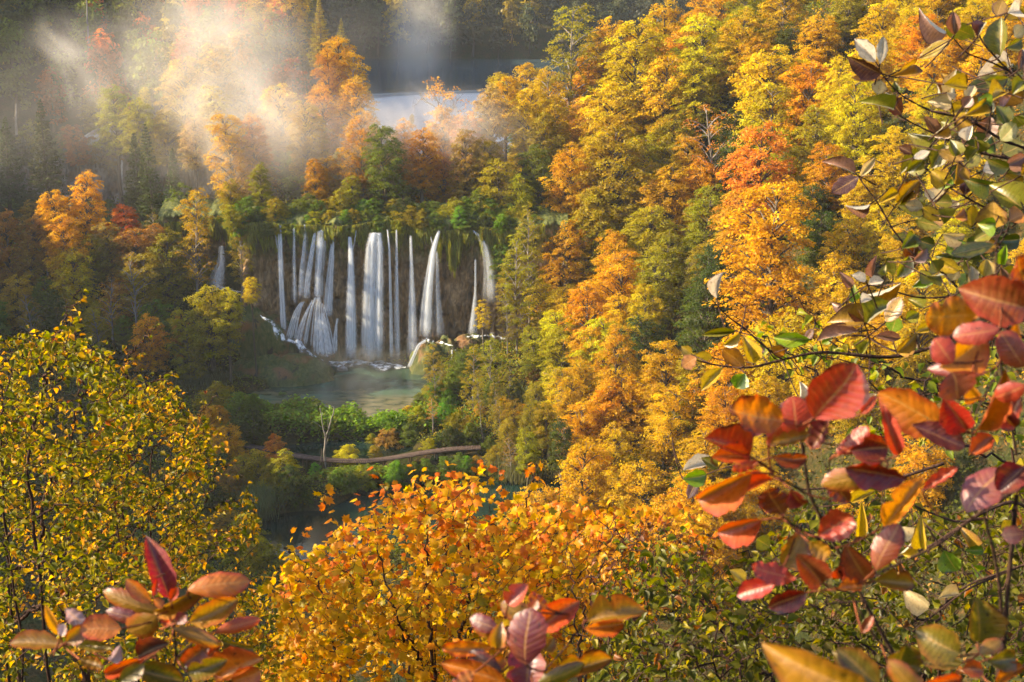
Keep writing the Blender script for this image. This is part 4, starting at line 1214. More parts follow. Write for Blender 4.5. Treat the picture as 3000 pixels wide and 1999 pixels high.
# ------------------------------------------------------------------ undergrowth and ground cover
def scatter(name, label, n, region, size, colours, rr, test, lift=0.35, kind="stuff", up=1.0):
    xs = rr.uniform(region[0], region[1], n * 3); ys = rr.uniform(region[2], region[3], n * 3)
    zs = H(xs, ys)
    ok = test(xs, ys, zs)
    xs, ys, zs = xs[ok][:n], ys[ok][:n], zs[ok][:n]
    m_ = len(xs); per = 5
    P = np.stack([xs, ys, zs], -1)[:, None, :] + rr.normal(size=(m_, per, 3)) * np.array([0.45, 0.45, 0.15]) * size * 2.2
    hgt = lift * (0.4 + vnoise(xs * 0.5, ys * 0.5, 8) * 1.4)
    P[..., 2] += (hgt[:, None] * rr.random((m_, per)))
    NN = unit(np.array([0, 0, up]) + rr.normal(size=(m_, per, 3)) * 0.7)
    k = m_ * per
    V, q = leaf_cards(P.reshape(-1, 3), NN.reshape(-1, 3), size * rr.uniform(0.5, 1.0, k), size * 0.7 * rr.uniform(0.5, 1.0, k), rr)
    pal = np.array([PAL[c] for c in colours])
    ci = (vnoise(xs * 0.18, ys * 0.18, 4) * 0.6 + rr.random(m_) * 0.4) * len(pal)
    c = pal[np.clip(ci.astype(int), 0, len(pal) - 1)]
    c = np.repeat(c, per, 0) * rr.uniform(0.6, 1.3, (k, 1))
    o = link(name, mesh_from(name, V, q, False, [M['leaf_attr']], face_col=np.concatenate([c, np.ones((k, 1))], 1)), kind=kind)
    o["label"] = label
    return o
def dry(x, y):
    return (emask(x, y, POOLS) < 0.35) & (emask(x, y, MIDPOND) < 0.35) & (emask(x, y, LOWPOND) < 0.35)
def inview(x, y, z):
    f = y * CP - (z - CAMZ) * SP
    u = 1500 + FS * x / f; v = 999.5 - FS * (y * SP + (z - CAMZ) * CP) / f
    return (u > -150) & (u < 3150) & (v < 2100) & (v > -100)
scatter("undergrowth", "low olive and brown undergrowth beneath the hillside trees", 17000, (-70, 75, 100, 262), 0.30, ['olive', 'green', 'dark', 'brown', 'gold'], np.random.default_rng(2),
        lambda x, y, z: inview(x, y, z) & ((x > 5) | (x < -36) | (y > 200)) & (z > 1.2) & (lake_mask(x, y) < 0.05), 1.0)
scatter("ground_cover", "green plants covering the banks between the ponds", 13000, (-48, 22, 126, 199), 0.20, ['green', 'dark', 'green', 'olive', 'leafgreen'], np.random.default_rng(4),
        lambda x, y, z: inview(x, y, z) & dry(x, y) & (y < 199) & (z < 6) & ((y < 153) | (y > 162) | (x < -36) | (x > -1)), 0.6)
# broad-leaved butterbur between pool and pond
scatter("butterbur_patch", "bright green broad-leaved plants between the pool and the pond", 2600, (-36, -10, 164, 176), 0.34, ['leafgreen', 'leafgreen', 'green', 'leafgreen'], np.random.default_rng(6),
        lambda x, y, z: (emask(x, y, POOLS) < 0.75) & (emask(x, y, MIDPOND) < 0.7) & (y > 165.2 + 0.05 * (x + 20)) & (y < 174.5), 1.5, up=1.6)
scatter("butterbur_patch", "bright green broad-leaved plants below the boardwalk", 1100, (-24, -4, 153, 158.3), 0.30, ['leafgreen', 'green', 'leafgreen'], np.random.default_rng(16),
        lambda x, y, z: (emask(x, y, LOWPOND) < 0.6) & (y < 155.8), 0.45, up=1.6)

def reeds(name, label, pts, n, hgt, colour, rr, spread):
    Vs, Qs, C, n0 = [], [], [], 0
    for _ in range(n):
        c = pts[int(rr.integers(len(pts)))]
        x = c[0] + rr.normal(0, spread[0]); y = c[1] + rr.normal(0, spread[1])
        z = max(h1(x, y) if False else c[2], c[2])
        L = hgt * rr.uniform(0.6, 1.15); a = rr.uniform(0, 6.28); b = rr.uniform(0.05, 0.4)
        t = np.array([0, 0.4, 0.75, 1.0])
        P = np.stack([x + b * L * t ** 2 * math.cos(a), y + b * L * t ** 2 * math.sin(a), z + L * t * (1 - 0.15 * b * t)], -1)
        s = np.array([math.sin(a + 1.3), -math.cos(a + 1.3), 0]) * 0.035
        w = np.array([0.8, 1, 0.7, 0.1])[:, None]
        Vs.append(np.stack([P - s * w, P + s * w], 1).reshape(-1, 3))
        Qs.append(np.array([[0, 1, 3, 2], [2, 3, 5, 4], [4, 5, 7, 6]]) + n0); n0 += 8
        cc = np.array(colour) * rr.uniform(0.6, 1.3)
        C += [[*cc, 1]] * 3
    o = link(name, mesh_from(name, np.concatenate(Vs), np.concatenate(Qs), False, [M['leaf_attr']], face_col=C), kind="stuff")
    o["label"] = label
def gpt(c, x, y, z):
    r = ray(*S(c, x, y)); k = (z - CAMZ) / r[2]
    return np.array([r[0] * k, r[1] * k, z])
rr = np.random.default_rng(8)
reeds("reeds", "grey-green reeds on the bank of the lower pond", [gpt('g', 420, 1180, -0.9), gpt('g', 380, 1230, -0.9), gpt('g', 480, 1150, -0.9), gpt('g', 400, 1130, -0.6)], 1500, 2.6, (0.11, 0.16, 0.09), rr, (0.9, 0.9))
reeds("reeds", "grey-green reeds behind the mossy outcrop", [gpt('4', 1330, 1110, 0.5), gpt('4', 1420, 1110, 0.5), gpt('4', 1480, 1090, 0.5), gpt('4', 1280, 1120, 0.5)], 1300, 2.6, (0.15, 0.18, 0.11), rr, (1.2, 0.8))
reeds("reeds", "pale green reed bed on the terrace below the grey cliff", [np.array([x, 222 + (x % 5), 15.9]) for x in range(-66, -42, 2)], 3800, 2.0, (0.13, 0.20, 0.10), rr, (1.8, 4.0))
reeds("reeds", "dark reeds under the hillside trees by the valley path", [gpt('h', 1600, 740, 1.8), gpt('h', 1680, 720, 2.0)], 700, 2.4, (0.12, 0.16, 0.09), rr, (1.2, 1.0))
reeds("reeds", "pale reeds at the far end of the lower pond", [gpt('h', 1600, 1560, -0.8), gpt('h', 1480, 1500, -0.8), gpt('h', 1700, 1600, -0.8)], 900, 2.2, (0.13, 0.15, 0.08), rr, (1.0, 0.8))

# ------------------------------------------------------------------ boardwalk
bw_px = [('g', 250, 655), ('g', 330, 668), ('g', 500, 700), ('g', 640, 728), ('g', 760, 752), ('g', 900, 772), ('g', 1050, 782), ('g', 1250, 783), ('g', 1400, 766), ('g', 1550, 742), ('g', 1700, 716), ('g', 1850, 696), ('g', 2000, 684), ('g', 2125, 679)]
bw = np.array([gpt(c, x, y, 0.8) for c, x, y in bw_px])
tt = np.concatenate([[0], np.cumsum(np.linalg.norm(np.diff(bw, axis=0), axis=1))])
walk = empty("boardwalk", (float(bw[6][0]), float(bw[6][1]), -0.2), "curving brown plank boardwalk between the two ponds", "boardwalk")
walk_inv = np.array(walk.location)
PL = Acc(); rr = np.random.default_rng(12)
npl = int(tt[-1] / 0.2)
def bw_at(s):
    p = np.array([np.interp(s, tt, bw[:, k]) for k in range(3)])
    q = np.array([np.interp(s + 0.4, tt, bw[:, k]) for k in range(3)]) - np.array([np.interp(s - 0.4, tt, bw[:, k]) for k in range(3)])
    t = unit(q); return p, t, np.array([-t[1], t[0], 0])
for k in range(npl):
    p, t, s = bw_at(k * 0.2)
    hw = 0.66 + rr.normal(0, 0.02); z = rr.normal(0, 0.008)
    c = []
    for dz in (0.0, -0.05):
        for a, b in ((-0.083, -hw), (0.083, -hw), (0.083, hw), (-0.083, hw)):
            c.append(p + t * a + s * b + np.array([0, 0, dz + z]))
    PL.add(np.array(c) - walk_inv, [[0, 1, 2, 3], [7, 6, 5, 4], [0, 4, 5, 1], [1, 5, 6, 2], [2, 6, 7, 3], [3, 7, 4, 0]])
deck = link("planks", PL.mesh("planks", [M['wood']], False), walk, kind="stuff")
for sgn in (-1, 1):
    B = Acc()
    pts = []
    for k in range(40):
        p, t, s = bw_at(tt[-1] * k / 39)
        pts.append(p + s * sgn * 0.4 - np.array([0, 0, 0.15]))
    B.add(*tube(np.array(pts) - walk_inv, np.full(40, 0.06), 4))
    link("beam", B.mesh("beam", [M['wood']], False), walk)
for k in range(0, 40, 4):
    for sgn in (-1, 1):
        p, t, s = bw_at(tt[-1] * k / 39)
        q0 = p + s * sgn * 0.4
        B = Acc(); B.add(*tube(np.array([q0 - [0, 0, 0.2], q0 - [0, 0, 1.9]]) - walk_inv, [0.08, 0.08], 6))
        link("post", B.mesh("post", [M['wood']], False), walk)

# ------------------------------------------------------------------ dead tree, snags
def snag(name, polys, label, d, crop, mat='bark_pale', k=0.55, cat="tree"):
    root_p = at(*S(crop, *polys[0][0][0]), d)
    root = empty(name, tuple(root_p), label, cat)
    for n_, (pts, w0, w1) in enumerate(polys):
        rr = np.random.default_rng(int(pts[0][0]))
        P = np.array([at(*S(crop, x, y), d + 0.2 * math.sin(i_ * 1.3 + n_)) for i_, (x, y) in enumerate(pts)])
        kk = d / FS / CROP[crop][2] * k
        t = np.linspace(0, 1, len(P)); t2 = np.linspace(0, 1, 3 * len(P))
        P2 = np.stack([np.interp(t2, t, P[:, c]) for c in range(3)], -1) + rr.normal(0, 0.03, (len(t2), 3))
        A = Acc(); A.add(*tube(P2 - root_p, np.linspace(w0 * kk, w1 * kk, len(t2)), 7))
        link("trunk" if n_ == 0 else "branch", A.mesh("dead_wood", [M[mat]]), root)
    return root
snag("dead_tree", [([(945, 930), (930, 840), (915, 740), (920, 660), (925, 600)], 24, 20), ([(925, 600), (905, 540), (895, 460), (885, 380)], 14, 8), ([(925, 600), (950, 530), (975, 450), (990, 400), (988, 372), (970, 365)], 14, 7), ([(900, 530), (860, 505), (820, 480)], 7, 3), ([(895, 450), (900, 430), (905, 410)], 5, 3), ([(950, 530), (945, 500), (940, 470)], 6, 3), ([(930, 660), (940, 620), (955, 560)], 6, 4)], "leafless pale forked tree standing in front of the boardwalk", 156.0, 'g', 'bark_pale', 0.42)
snag("dead_tree", [([(880, 850), (890, 760), (895, 690)], 12, 5), ([(885, 800), (870, 770)], 5, 2)], "thin broken stem beside the forked leafless tree", 155.5, 'g', 'bark')
snag("dead_tree", [([(612, 380), (605, 200), (598, 0)], 14, 8), ([(604, 120), (590, 90)], 4, 2)], "bare pale pole of a dead tree on the misty hill", 262.0, '1')
snag("dead_tree", [([(114, 930), (110, 820), (112, 715)], 18, 9), ([(112, 850), (95, 810)], 6, 3)], "short broken snag beside the grey cliff", 226.0, '1')
snag("tree_stump", [([(1045, 530), (1040, 440), (1062, 360), (1085, 320)], 60, 34), ([(1075, 480), (1080, 560)], 16, 8)], "pale hollow stump leaning among the green shrubs", 183.0, 'h', cat="stump")
# ------------------------------------------------------------------ near plants: leaf shapes
def grid_leaf(outline, nl=10, nw=4, cup=0.12, bend=0.2, fold=0.1, ripple=0.0, seed=0, bite=None):
    """leaf of length 1 along +Y, half width 0.5 along X, faces +Z"""
    t = np.linspace(0, 1, nl + 1); v = np.linspace(-1, 1, nw + 1)
    T, Vv = np.meshgrid(t, v, indexing='ij')
    w = np.interp(T, outline[0], outline[1]) * 0.5 * (1 + 0.05 * np.sin(T * 17 + seed * 2 + (Vv > 0) * 2.0) + 0.04 * np.sin(T * 39 + seed))
    if bite is not None:
        tb, wb, sb = bite
        w = w * (1 - 0.45 * np.exp(-((T - tb) / wb) ** 2) * (np.sign(Vv) == sb))
    X = Vv * w
    Z = fold * np.abs(Vv) * w * 2 + cup * (Vv ** 2) * w - bend * T ** 2 + ripple * np.sin(T * 25 + seed) * np.abs(Vv) ** 2 * 0.1
    Y = T * (1 - 0.25 * abs(bend) * T)
    P = np.stack([X + 0.05 * np.sin(T * 3 + seed) * T, Y, Z], -1)
    Vt, q = sheet(P)
    UV = np.stack([T, Vv * 0.5 + 0.5], -1).reshape(-1, 2)
    return Vt, q, UV
OVAL = ([0, 0.04, 0.12, 0.25, 0.4, 0.6, 0.75, 0.87, 0.95, 1.0], [0.04, 0.22, 0.52, 0.82, 0.97, 1.0, 0.9, 0.68, 0.42, 0.06])
SORB = ([0, 0.06, 0.18, 0.35, 0.55, 0.72, 0.86, 0.95, 1.0], [0.03, 0.28, 0.66, 0.94, 1.0, 0.86, 0.55, 0.24, 0.02])
HORN = ([0, 0.1, 0.3, 0.5, 0.75, 1.0], [0.1, 0.7, 1.0, 0.92, 0.5, 0.0])

def vein_mat(name, nveins, red, spots, gloss, trans, pale_back=False):
    m, nt, out = new_mat(name); g = N(nt)
    uv = g.node("ShaderNodeUVMap", uv_map="uv").outputs[0]
    sep = g.node("ShaderNodeSeparateXYZ"); g.put(sep.inputs[0], uv)
    u = sep.outputs[0]
    v = g.math('ABSOLUTE', g.math('MULTIPLY_ADD', sep.outputs[1], 2.0, -1.0))
    oi = g.node("ShaderNodeObjectInfo")
    col = oi.outputs['Color']
    rnd = oi.outputs['Random']
    comb = g.node("ShaderNodeCombineXYZ"); g.put(comb.inputs[0], u); g.put(comb.inputs[1], sep.outputs[1]); g.put(comb.inputs[2], g.math('MULTIPLY', rnd, 40.0))
    n = g.noise(comb.outputs[0], 3.0, 4.0, 0.6)
    ph = g.math('SUBTRACT', u, g.math('MULTIPLY', v, 0.20))
    s = g.math('ABSOLUTE', g.math('SINE', g.math('MULTIPLY', ph, nveins * math.pi)))
    vein = g.math('MULTIPLY', g.smooth(s, 0.22, 0.0), g.smooth(v, 0.98, 0.6))
    mid = g.smooth(v, 0.09, 0.02)
    marg = g.smooth(g.math('ADD', g.math('ADD', g.math('MULTIPLY', v, 0.75), g.math('MULTIPLY', u, 0.35)), g.math('MULTIPLY_ADD', n, 0.9, -0.45)), 0.45, 1.05)
    c = g.mix(g.math('MULTIPLY', marg, oi.outputs['Alpha'], clamp=True), col, red)
    c = g.mix(g.math('MULTIPLY', g.smooth(n, 0.42, 0.70), 0.35), c, g.mix(0.5, c, (0.30, 0.16, 0.02)))
    n5 = g.noise(comb.outputs[0], 11.0, 4.0, 0.65)
    c = g.mix(g.math('MULTIPLY', g.smooth(n5, 0.48, 0.66), 0.45), c, g.mix(1.0, c, (0.45, 0.35, 0.30), 'MULTIPLY'))
    sp = g.smooth(g.noise(comb.outputs[0], 7.0, 3.0, 0.6), 0.63, 0.70)
    c = g.mix(g.math('MULTIPLY', sp, spots), c, (0.02, 0.01, 0.008))
    sc_ = g.smooth(g.math('ADD', g.math('ADD', g.math('MULTIPLY', v, 0.6), g.math('MULTIPLY', u, 0.5)), g.math('ADD', g.math('MULTIPLY', n, 0.7), g.math('MULTIPLY', rnd, 0.25))), 1.38, 1.5)
    c = g.mix(g.math('MULTIPLY', sc_, 0.85), c, (0.035, 0.014, 0.010))
    lift = g.mix(0.55, c, (0.62, 0.36, 0.12))
    c = g.mix(g.math('MULTIPLY', g.math('MAXIMUM', g.math('MULTIPLY', vein, 0.6), mid), 0.7), c, lift)
    if pale_back:
        bf = g.node("ShaderNodeNewGeometry").outputs['Backfacing']
        c = g.mix(g.math('MULTIPLY', bf, 0.75), c, (0.50, 0.48, 0.38))
    h = g.math('SUBTRACT', g.math('MULTIPLY', s, 0.5), g.math('MULTIPLY', mid, 0.6))
    nr = g.bump(g.math('ADD', h, g.math('MULTIPLY', n, 0.5)), 0.14, 0.004)
    g.out(out, leaf_shader(g, c, trans, gloss, 0.42, nr))
    return m
M['smoke'] = vein_mat('smoke_bush_leaf', 9, (0.38, 0.03, 0.012), 0.9, 0.04, 0.45)
M['sorbus'] = vein_mat('whitebeam_leaf', 11, (0.10, 0.035, 0.025), 0.7, 0.05, 0.38, True)

SMOKE = []
for k, (cup, bend, fold, bite) in enumerate([(0.15, 0.12, 0.06, None), (0.3, 0.25, 0.12, None), (-0.12, -0.15, 0.05, (0.72, 0.06, 1)), (0.2, 0.4, 0.25, None), (0.4, 0.1, 0.28, None), (0.1, -0.3, 0.15, (0.88, 0.07, -1)), (-0.3, 0.3, 0.1, None), (0.3, 0.42, 0.2, (0.5, 0.04, -1))]):
    V, q, UV = grid_leaf(OVAL, 14, 4, cup, bend, fold, 0.15 + 0.5 * (k % 3 == 2), k, bite)
    V[:, 0] += 0.10 * np.sin(V[:, 1] * 2.4 + k * 1.9) * V[:, 1] * (0.6 if k % 2 else 1.0)
    SMOKE.append(mesh_from('smoke_leaf', V, q, True, [M['smoke']], uv=UV))
SORBS = []
for k, (cup, bend, fold) in enumerate([(0.2, 0.15, 0.25), (0.5, 0.35, 0.45), (-0.3, -0.25, 0.2), (0.4, 0.5, 0.6)]):
    V, q, UV = grid_leaf(SORB, 10, 4, cup, bend, fold, 0.25, k)
    SORBS.append(mesh_from('whitebeam_leaf', V, q, True, [M['sorbus']], uv=UV))

VIEW = np.array([0, -CP, SP])
def leaf_matrix(b, t, width, roll, tip_in=0.0):
    """matrix that puts a unit leaf with its base at b, tip at t"""
    b = np.asarray(b); t = np.asarray(t)
    y = t - b; L = np.linalg.norm(y); y = y / L
    toward = unit(np.array([0, 0, CAMZ]) - (b + t) / 2)
    z = toward - y * np.dot(toward, y); z = unit(z)
    x = np.cross(y, z)
    c, s_ = math.cos(roll), math.sin(roll)
    x2 = x * c + z * s_; z2 = -x * s_ + z * c
    m = Matrix.Identity(4)
    for r in range(3):
        m[r][0] = x2[r] * width; m[r][1] = y[r] * L; m[r][2] = z2[r] * L; m[r][3] = b[r]
    return m

SCOL = {'o': ((0.54, 0.19, 0.015), 0.85), 'or': ((0.45, 0.10, 0.02), 0.9), 'r': ((0.42, 0.055, 0.02), 0.7), 'br': ((0.42, 0.025, 0.012), 0.5), 'b': ((0.27, 0.075, 0.028), 0.6), 'p': ((0.16, 0.035, 0.045), 0.3),
        'm': ((0.22, 0.07, 0.08), 0.3), 'k': ((0.46, 0.10, 0.07), 0.5), 'y': ((0.52, 0.28, 0.02), 0.35), 'ol': ((0.17, 0.14, 0.015), 0.3), 'oo': ((0.30, 0.17, 0.015), 0.6), 'oy': ((0.58, 0.26, 0.012), 0.55),
        'd': ((0.07, 0.025, 0.02), 0.5), 'dr': ((0.16, 0.012, 0.012), 0.6), 'w': ((0.42, 0.34, 0.36), 0.2)}
VCOL = {'g': ((0.20, 0.20, 0.03), 0.25), 'y': ((0.46, 0.33, 0.03), 0.45), 'b': ((0.20, 0.11, 0.075), 0.5), 'w': ((0.62, 0.56, 0.46), 0.15), 'd': ((0.09, 0.035, 0.025), 0.6), 'o': ((0.44, 0.20, 0.03), 0.6), 'c': ((0.48, 0.40, 0.24), 0.5), 'bg': ((0.18, 0.28, 0.02), 0.1), 'dg': ((0.09, 0.12, 0.02), 0.2), 'yb': ((0.38, 0.24, 0.04), 0.9), 'm': ((0.26, 0.16, 0.13), 0.5)}

def near_plant(name, label, cat, d, leaves, stems, meshes, colours, seed, wood, dj=0.06, root_px=None, offset=0.0):
    rr = np.random.default_rng(seed)
    # ground point under the plant
    b0 = at(*root_px, d)
    gz = h1(b0[0], b0[1])
    root = empty(name, (b0[0], b0[1], gz), label, cat)
    inv = Matrix.Translation((-b0[0], -b0[1], -gz))
    SN = []
    for crop, pts, w0, w1, dd in stems:
        P = np.array([at(*S(crop, x, y), d + dd + 0.01 * i_) for i_, (x, y) in enumerate(pts)])
        if pts[-1][1] >= 1560 and crop in '789':       # carry on down to the soil
            e = P[-1]
            g2 = np.array([b0[0] * 0.5 + e[0] * 0.5, e[1] * 0.6 + b0[1] * 0.4 + 0.05, gz - 0.05])
            mid_ = (e + g2) / 2 + (e - P[-2]) * 0.4
            P = np.vstack([P, mid_, g2])
        kk = d / FS / CROP[crop][2] * 0.5
        t = np.linspace(0, 1, len(P)); t2 = np.linspace(0, 1, 5 * len(P))
        P2 = np.stack([np.interp(t2, t, P[:, c]) for c in range(3)], -1)
        for _ in range(4): P2[1:-1] = (P2[:-2] + 2 * P2[1:-1] + P2[2:]) / 4
        SN += list(P2)
        R = np.linspace(w0 * kk, w1 * kk, len(t2)) * (1 + 0.12 * rr.normal(size=len(t2)))
        A = Acc(); A.add(*tube(P2 - np.array([b0[0], b0[1], gz]), R, 8))
        link("stem", A.mesh("stem", [M[wood]]), root)
    SN = np.array(SN); PT = Acc()
    for crop, bx, by, tx, ty, w, c in leaves:
        kk = 1 / CROP[crop][2]
        dd = d + rr.uniform(-dj, dj) + offset
        tilt = rr.uniform(-0.25, 0.25) * math.hypot(tx - bx, ty - by) * kk * d / FS
        B = at(*S(crop, bx, by), dd); T = at(*S(crop, tx, ty), dd + tilt)
        width = w * kk * dd / FS * 1.22
        near_ = SN[int(np.argmin(np.sum((SN - B) ** 2, 1) + 0.3 * np.maximum(0, SN[:, 2] - B[2]) ** 2))]
        s_ = np.linspace(0, 1, 6)[:, None]
        dn_ = np.linalg.norm(near_ - B)
        lim = near_ if dn_ < 0.05 * d else B + 0.5 * (B - T) / np.linalg.norm(B - T) * 0.03 * d + (near_ - B) / dn_ * 0.03 * d
        m_ = (B + lim) / 2 + (B - T) * 0.12
        PT.add(*tube((1 - s_) ** 2 * B + 2 * s_ * (1 - s_) * m_ + s_ ** 2 * lim - np.array([b0[0], b0[1], gz]), np.full(6, 0.0010 * d ** 0.5), 5))
        o = link("leaf", meshes[int(rr.integers(len(meshes)))], root)
        o.matrix_parent_inverse = inv
        o.matrix_basis = leaf_matrix(B, T, width, rr.uniform(-0.45, 0.45))
        cc, al = colours[c]
        o.color = (*(np.array(cc) ** 1.16 * 0.97 * rr.uniform(0.8, 1.2)), al)
    link("petioles", PT.mesh("petioles", [M['twig_red' if wood == 'twig' and d < 2 else 'twig']]), root, kind="stuff")
    return root

def L(txt):
    out = []
    for it in txt.replace('\n', ';').split(';'):
        p_ = it.split()
        if len(p_) == 7:
            out.append((p_[0], *[float(x) for x in p_[1:6]], p_[6]))
    return out
RIGHT = L('''6 700 1335 245 1270 230 o;6 905 1315 1180 930 330 r;6 800 1440 745 1180 215 r;6 640 1350 390 1395 105 m;6 465 1580 155 1440 190 r;6 590 1520 710 1270 100 k;6 890 1530 1060 1310 130 p;6 885 1430 570 1555 90 oo;6 1845 1395 1325 1180 265 o
6 1485 1570 1395 1250 100 k;6 1960 1400 1800 1180 180 br;6 1590 1370 1975 1495 150 m;6 1100 1505 1315 1395 95 r;6 1160 1540 1450 1520 190 dr;6 1775 965 2160 760 235 oy;6 2185 700 1870 765 140 k;6 2100 1000 1665 975 95 m;6 2035 610 1650 580 235 oy
6 2380 560 1945 440 280 b;6 2380 400 2245 160 210 b;6 1865 935 1735 780 160 r;6 1900 1185 1840 1010 240 b;6 2030 1395 2235 985 120 o;6 2145 1200 2315 1430 115 p;6 2360 1090 2150 1200 120 r;6 2353 960 2210 750 170 b;6 2353 900 2300 650 90 oy;6 1990 1565 2145 1440 120 or
9 475 130 90 330 195 o;9 625 170 285 310 110 r;9 530 60 320 90 70 k;9 690 420 590 205 190 b;9 745 240 850 390 120 dr;9 1405 95 960 250 155 oo;9 1545 170 1090 40 170 dr;9 1955 395 2160 25 260 m;9 1650 245 1912 105 75 k;9 2353 90 2165 260 180 p;9 545 450 233 550 170 or
9 680 765 865 575 205 oo;9 775 860 452 765 145 r;9 960 885 790 690 180 b;9 640 890 362 985 130 br;9 855 950 595 1080 145 dr;9 935 565 1180 410 190 r;9 1262 865 1120 630 200 b;9 1330 795 1455 475 170 b;9 1395 495 1625 150 140 oy;9 1330 870 1650 870 135 oo;9 1068 930 1272 880 95 o
9 870 600 1012 680 110 y;9 1905 1370 1605 1230 240 ol;9 2040 1285 2040 990 250 ol;9 1350 1560 1040 1380 200 ol;9 1480 1580 1500 1245 230 ol;9 1920 1440 1650 1440 100 ol;9 1925 1480 2095 1480 110 b;9 2045 1370 2205 1260 100 oo;9 2105 1430 2353 1400 140 ol;9 2150 1590 2353 1450 90 o;9 1240 1230 1300 1110 60 b
9 2353 540 2200 560 120 b;9 1100 760 1060 900 90 r;6 1980 1080 2050 1250 110 oy;6 2330 1180 2240 1330 120 dr;9 200 20 480 10 120 or;9 620 20 900 40 90 b;9 1150 330 990 130 120 b;6 1060 1560 1250 1440 100 r;6 1230 1290 1340 1160 60 k''')
near_plant("smoke_bush", "red and orange smoke bush with oval leaves on dark stems at the pale-twigged shrub", "bush", 1.32, RIGHT,
           [('9', [(830, -60), (850, 120), (870, 280), (1010, 560), (1130, 760), (1250, 1010), (1400, 1280), (1560, 1567)], 20, 46, 0.05),
            ('9', [(2080, 440), (2140, 650), (2200, 1000), (2180, 1567)], 22, 40, 0.05), ('9', [(2300, 280), (2260, 700), (2230, 1050), (2190, 1567)], 34, 44, 0.03),
            ('9', [(1290, 860), (1400, 790), (1560, 720), (1800, 600), (2000, 430), (2240, 280), (2380, 200)], 14, 30, 0.04), ('9', [(630, 150), (740, 200), (850, 270)], 12, 22, 0.03),
            ('9', [(690, 440), (820, 520), (930, 580), (1040, 650)], 14, 24, 0.02), ('9', [(780, 1075), (900, 1040), (1080, 1020), (1250, 1010)], 8, 18, 0.05), ('9', [(1140, 930), (1220, 1080), (1330, 1270), (1400, 1330)], 12, 18, 0.0),
            ('6', [(2165, 60), (2160, 400), (2185, 700), (2190, 960), (2240, 1200), (2300, 1567)], 14, 26, 0.02), ('6', [(785, 1190), (800, 1350), (830, 1567)], 8, 16, 0.03), ('6', [(1990, 1500), (2010, 1300), (2190, 960)], 16, 10, 0.04),
            ('9', [(1010, 40), (1015, 300), (1030, 560)], 14, 18, 0.06), ('9', [(980, 60), (1000, 130), (1020, 250)], 10, 12, 0.07), ('9', [(1265, 960), (1270, 880)], 10, 10, 0.03)],
           SMOKE, SCOL, 31, 'twig', root_px=S('9', 1700, 1900))
near_plant("smoke_bush", "close yellow oval leaves of a smoke bush at the bottom edge", "bush", 0.92, L('''9 1300 1640 560 1420 340 y;9 1350 1600 1060 1350 180 ol;9 1700 1700 1420 1480 150 oo;9 1560 1640 1940 1540 120 or'''),
           [('9', [(1290, 1560), (1330, 1640), (1420, 1760)], 14, 22, 0.03)], SMOKE, SCOL, 37, 'twig', root_px=S('9', 1450, 1900))
LEFTL = L('''7 1165 985 1020 565 150 m;7 1295 935 1705 830 160 o;7 1310 1155 1645 1010 150 oo;7 1095 1085 662 975 125 oo;7 1060 1085 1435 945 100 oo;7 1045 1015 850 870 100 o;7 1000 1140 700 1085 90 p;7 835 1200 535 1220 170 o;7 1080 1110 840 1300 180 oo;7 435 1310 45 1290 130 oo
7 600 1190 430 1040 95 w;7 410 1235 305 1050 60 y;7 1190 1195 1560 1290 100 oo;7 1170 1300 935 1390 125 d;7 1480 1225 1795 1115 90 or;7 1440 1310 1270 1430 130 b;7 1490 1545 1800 1400 200 o;7 1300 1500 1540 1430 130 ol;7 530 1310 830 1340 75 ol;7 460 1290 600 1190 110 oo
7 550 1410 735 1480 80 oo;7 950 1480 1270 1567 150 ol;7 1000 1405 710 1520 90 or;7 1530 1290 1775 1370 90 ol;7 1215 1160 1300 1090 80 m;7 1420 1400 1520 1320 80 k;7 1100 1060 1200 1190 90 k;7 760 1420 830 1340 80 w;7 420 1250 470 1150 70 w;7 1060 990 1110 1060 60 o;7 1600 1567 1790 1480 150 o;7 830 1567 980 1440 110 ol;7 1180 1000 1250 890 60 r;7 1080 850 1070 960 40 br''')
near_plant("smoke_bush", "rosette of olive, orange and mauve smoke bush leaves under the yellow hornbeam", "bush", 1.45, LEFTL,
           [('7', [(1195, 1080), (1200, 1250), (1215, 1400), (1170, 1567)], 16, 34, 0.03), ('7', [(1350, 1275), (1290, 1330), (1220, 1400)], 16, 24, 0.03), ('7', [(1075, 1380), (1095, 1470), (1110, 1567)], 18, 26, 0.05), ('7', [(430, 1310), (510, 1390), (560, 1480), (600, 1567)], 12, 24, 0.03), ('7', [(625, 1350), (615, 1460), (610, 1567)], 16, 22, 0.04),
            ('7', [(1355, 1010), (1350, 1130), (1280, 1300)], 8, 12, 0.04), ('7', [(640, 1440), (640, 1567)], 8, 14, 0.06)],
           SMOKE, SCOL, 41, 'twig', root_px=S('7', 1100, 1850))
CEN = L('''8 1270 1450 1238 1085 265 p;8 1275 1600 1265 1290 245 m;8 1150 1035 1255 888 130 k;8 1345 1205 1635 1000 170 or;8 1425 1065 1280 945 90 b;8 1700 1145 2085 1010 190 oo;8 1675 1200 1960 1165 105 o;8 1350 1150 1090 1060 150 oo;8 1085 1200 865 1135 110 p;8 1110 1260 890 1170 90 oo
8 1040 1335 695 1350 100 o;8 1105 1500 865 1385 125 d;8 1140 1580 675 1420 140 o;8 1415 1545 1925 1350 145 oo;8 1340 1590 1680 1480 110 ol;8 920 1500 750 1590 90 o;8 1070 1330 1090 1180 110 oo;8 1400 1350 1480 1270 70 oo;8 1130 1400 1060 1450 80 o;8 1300 1080 1340 1000 70 b''')
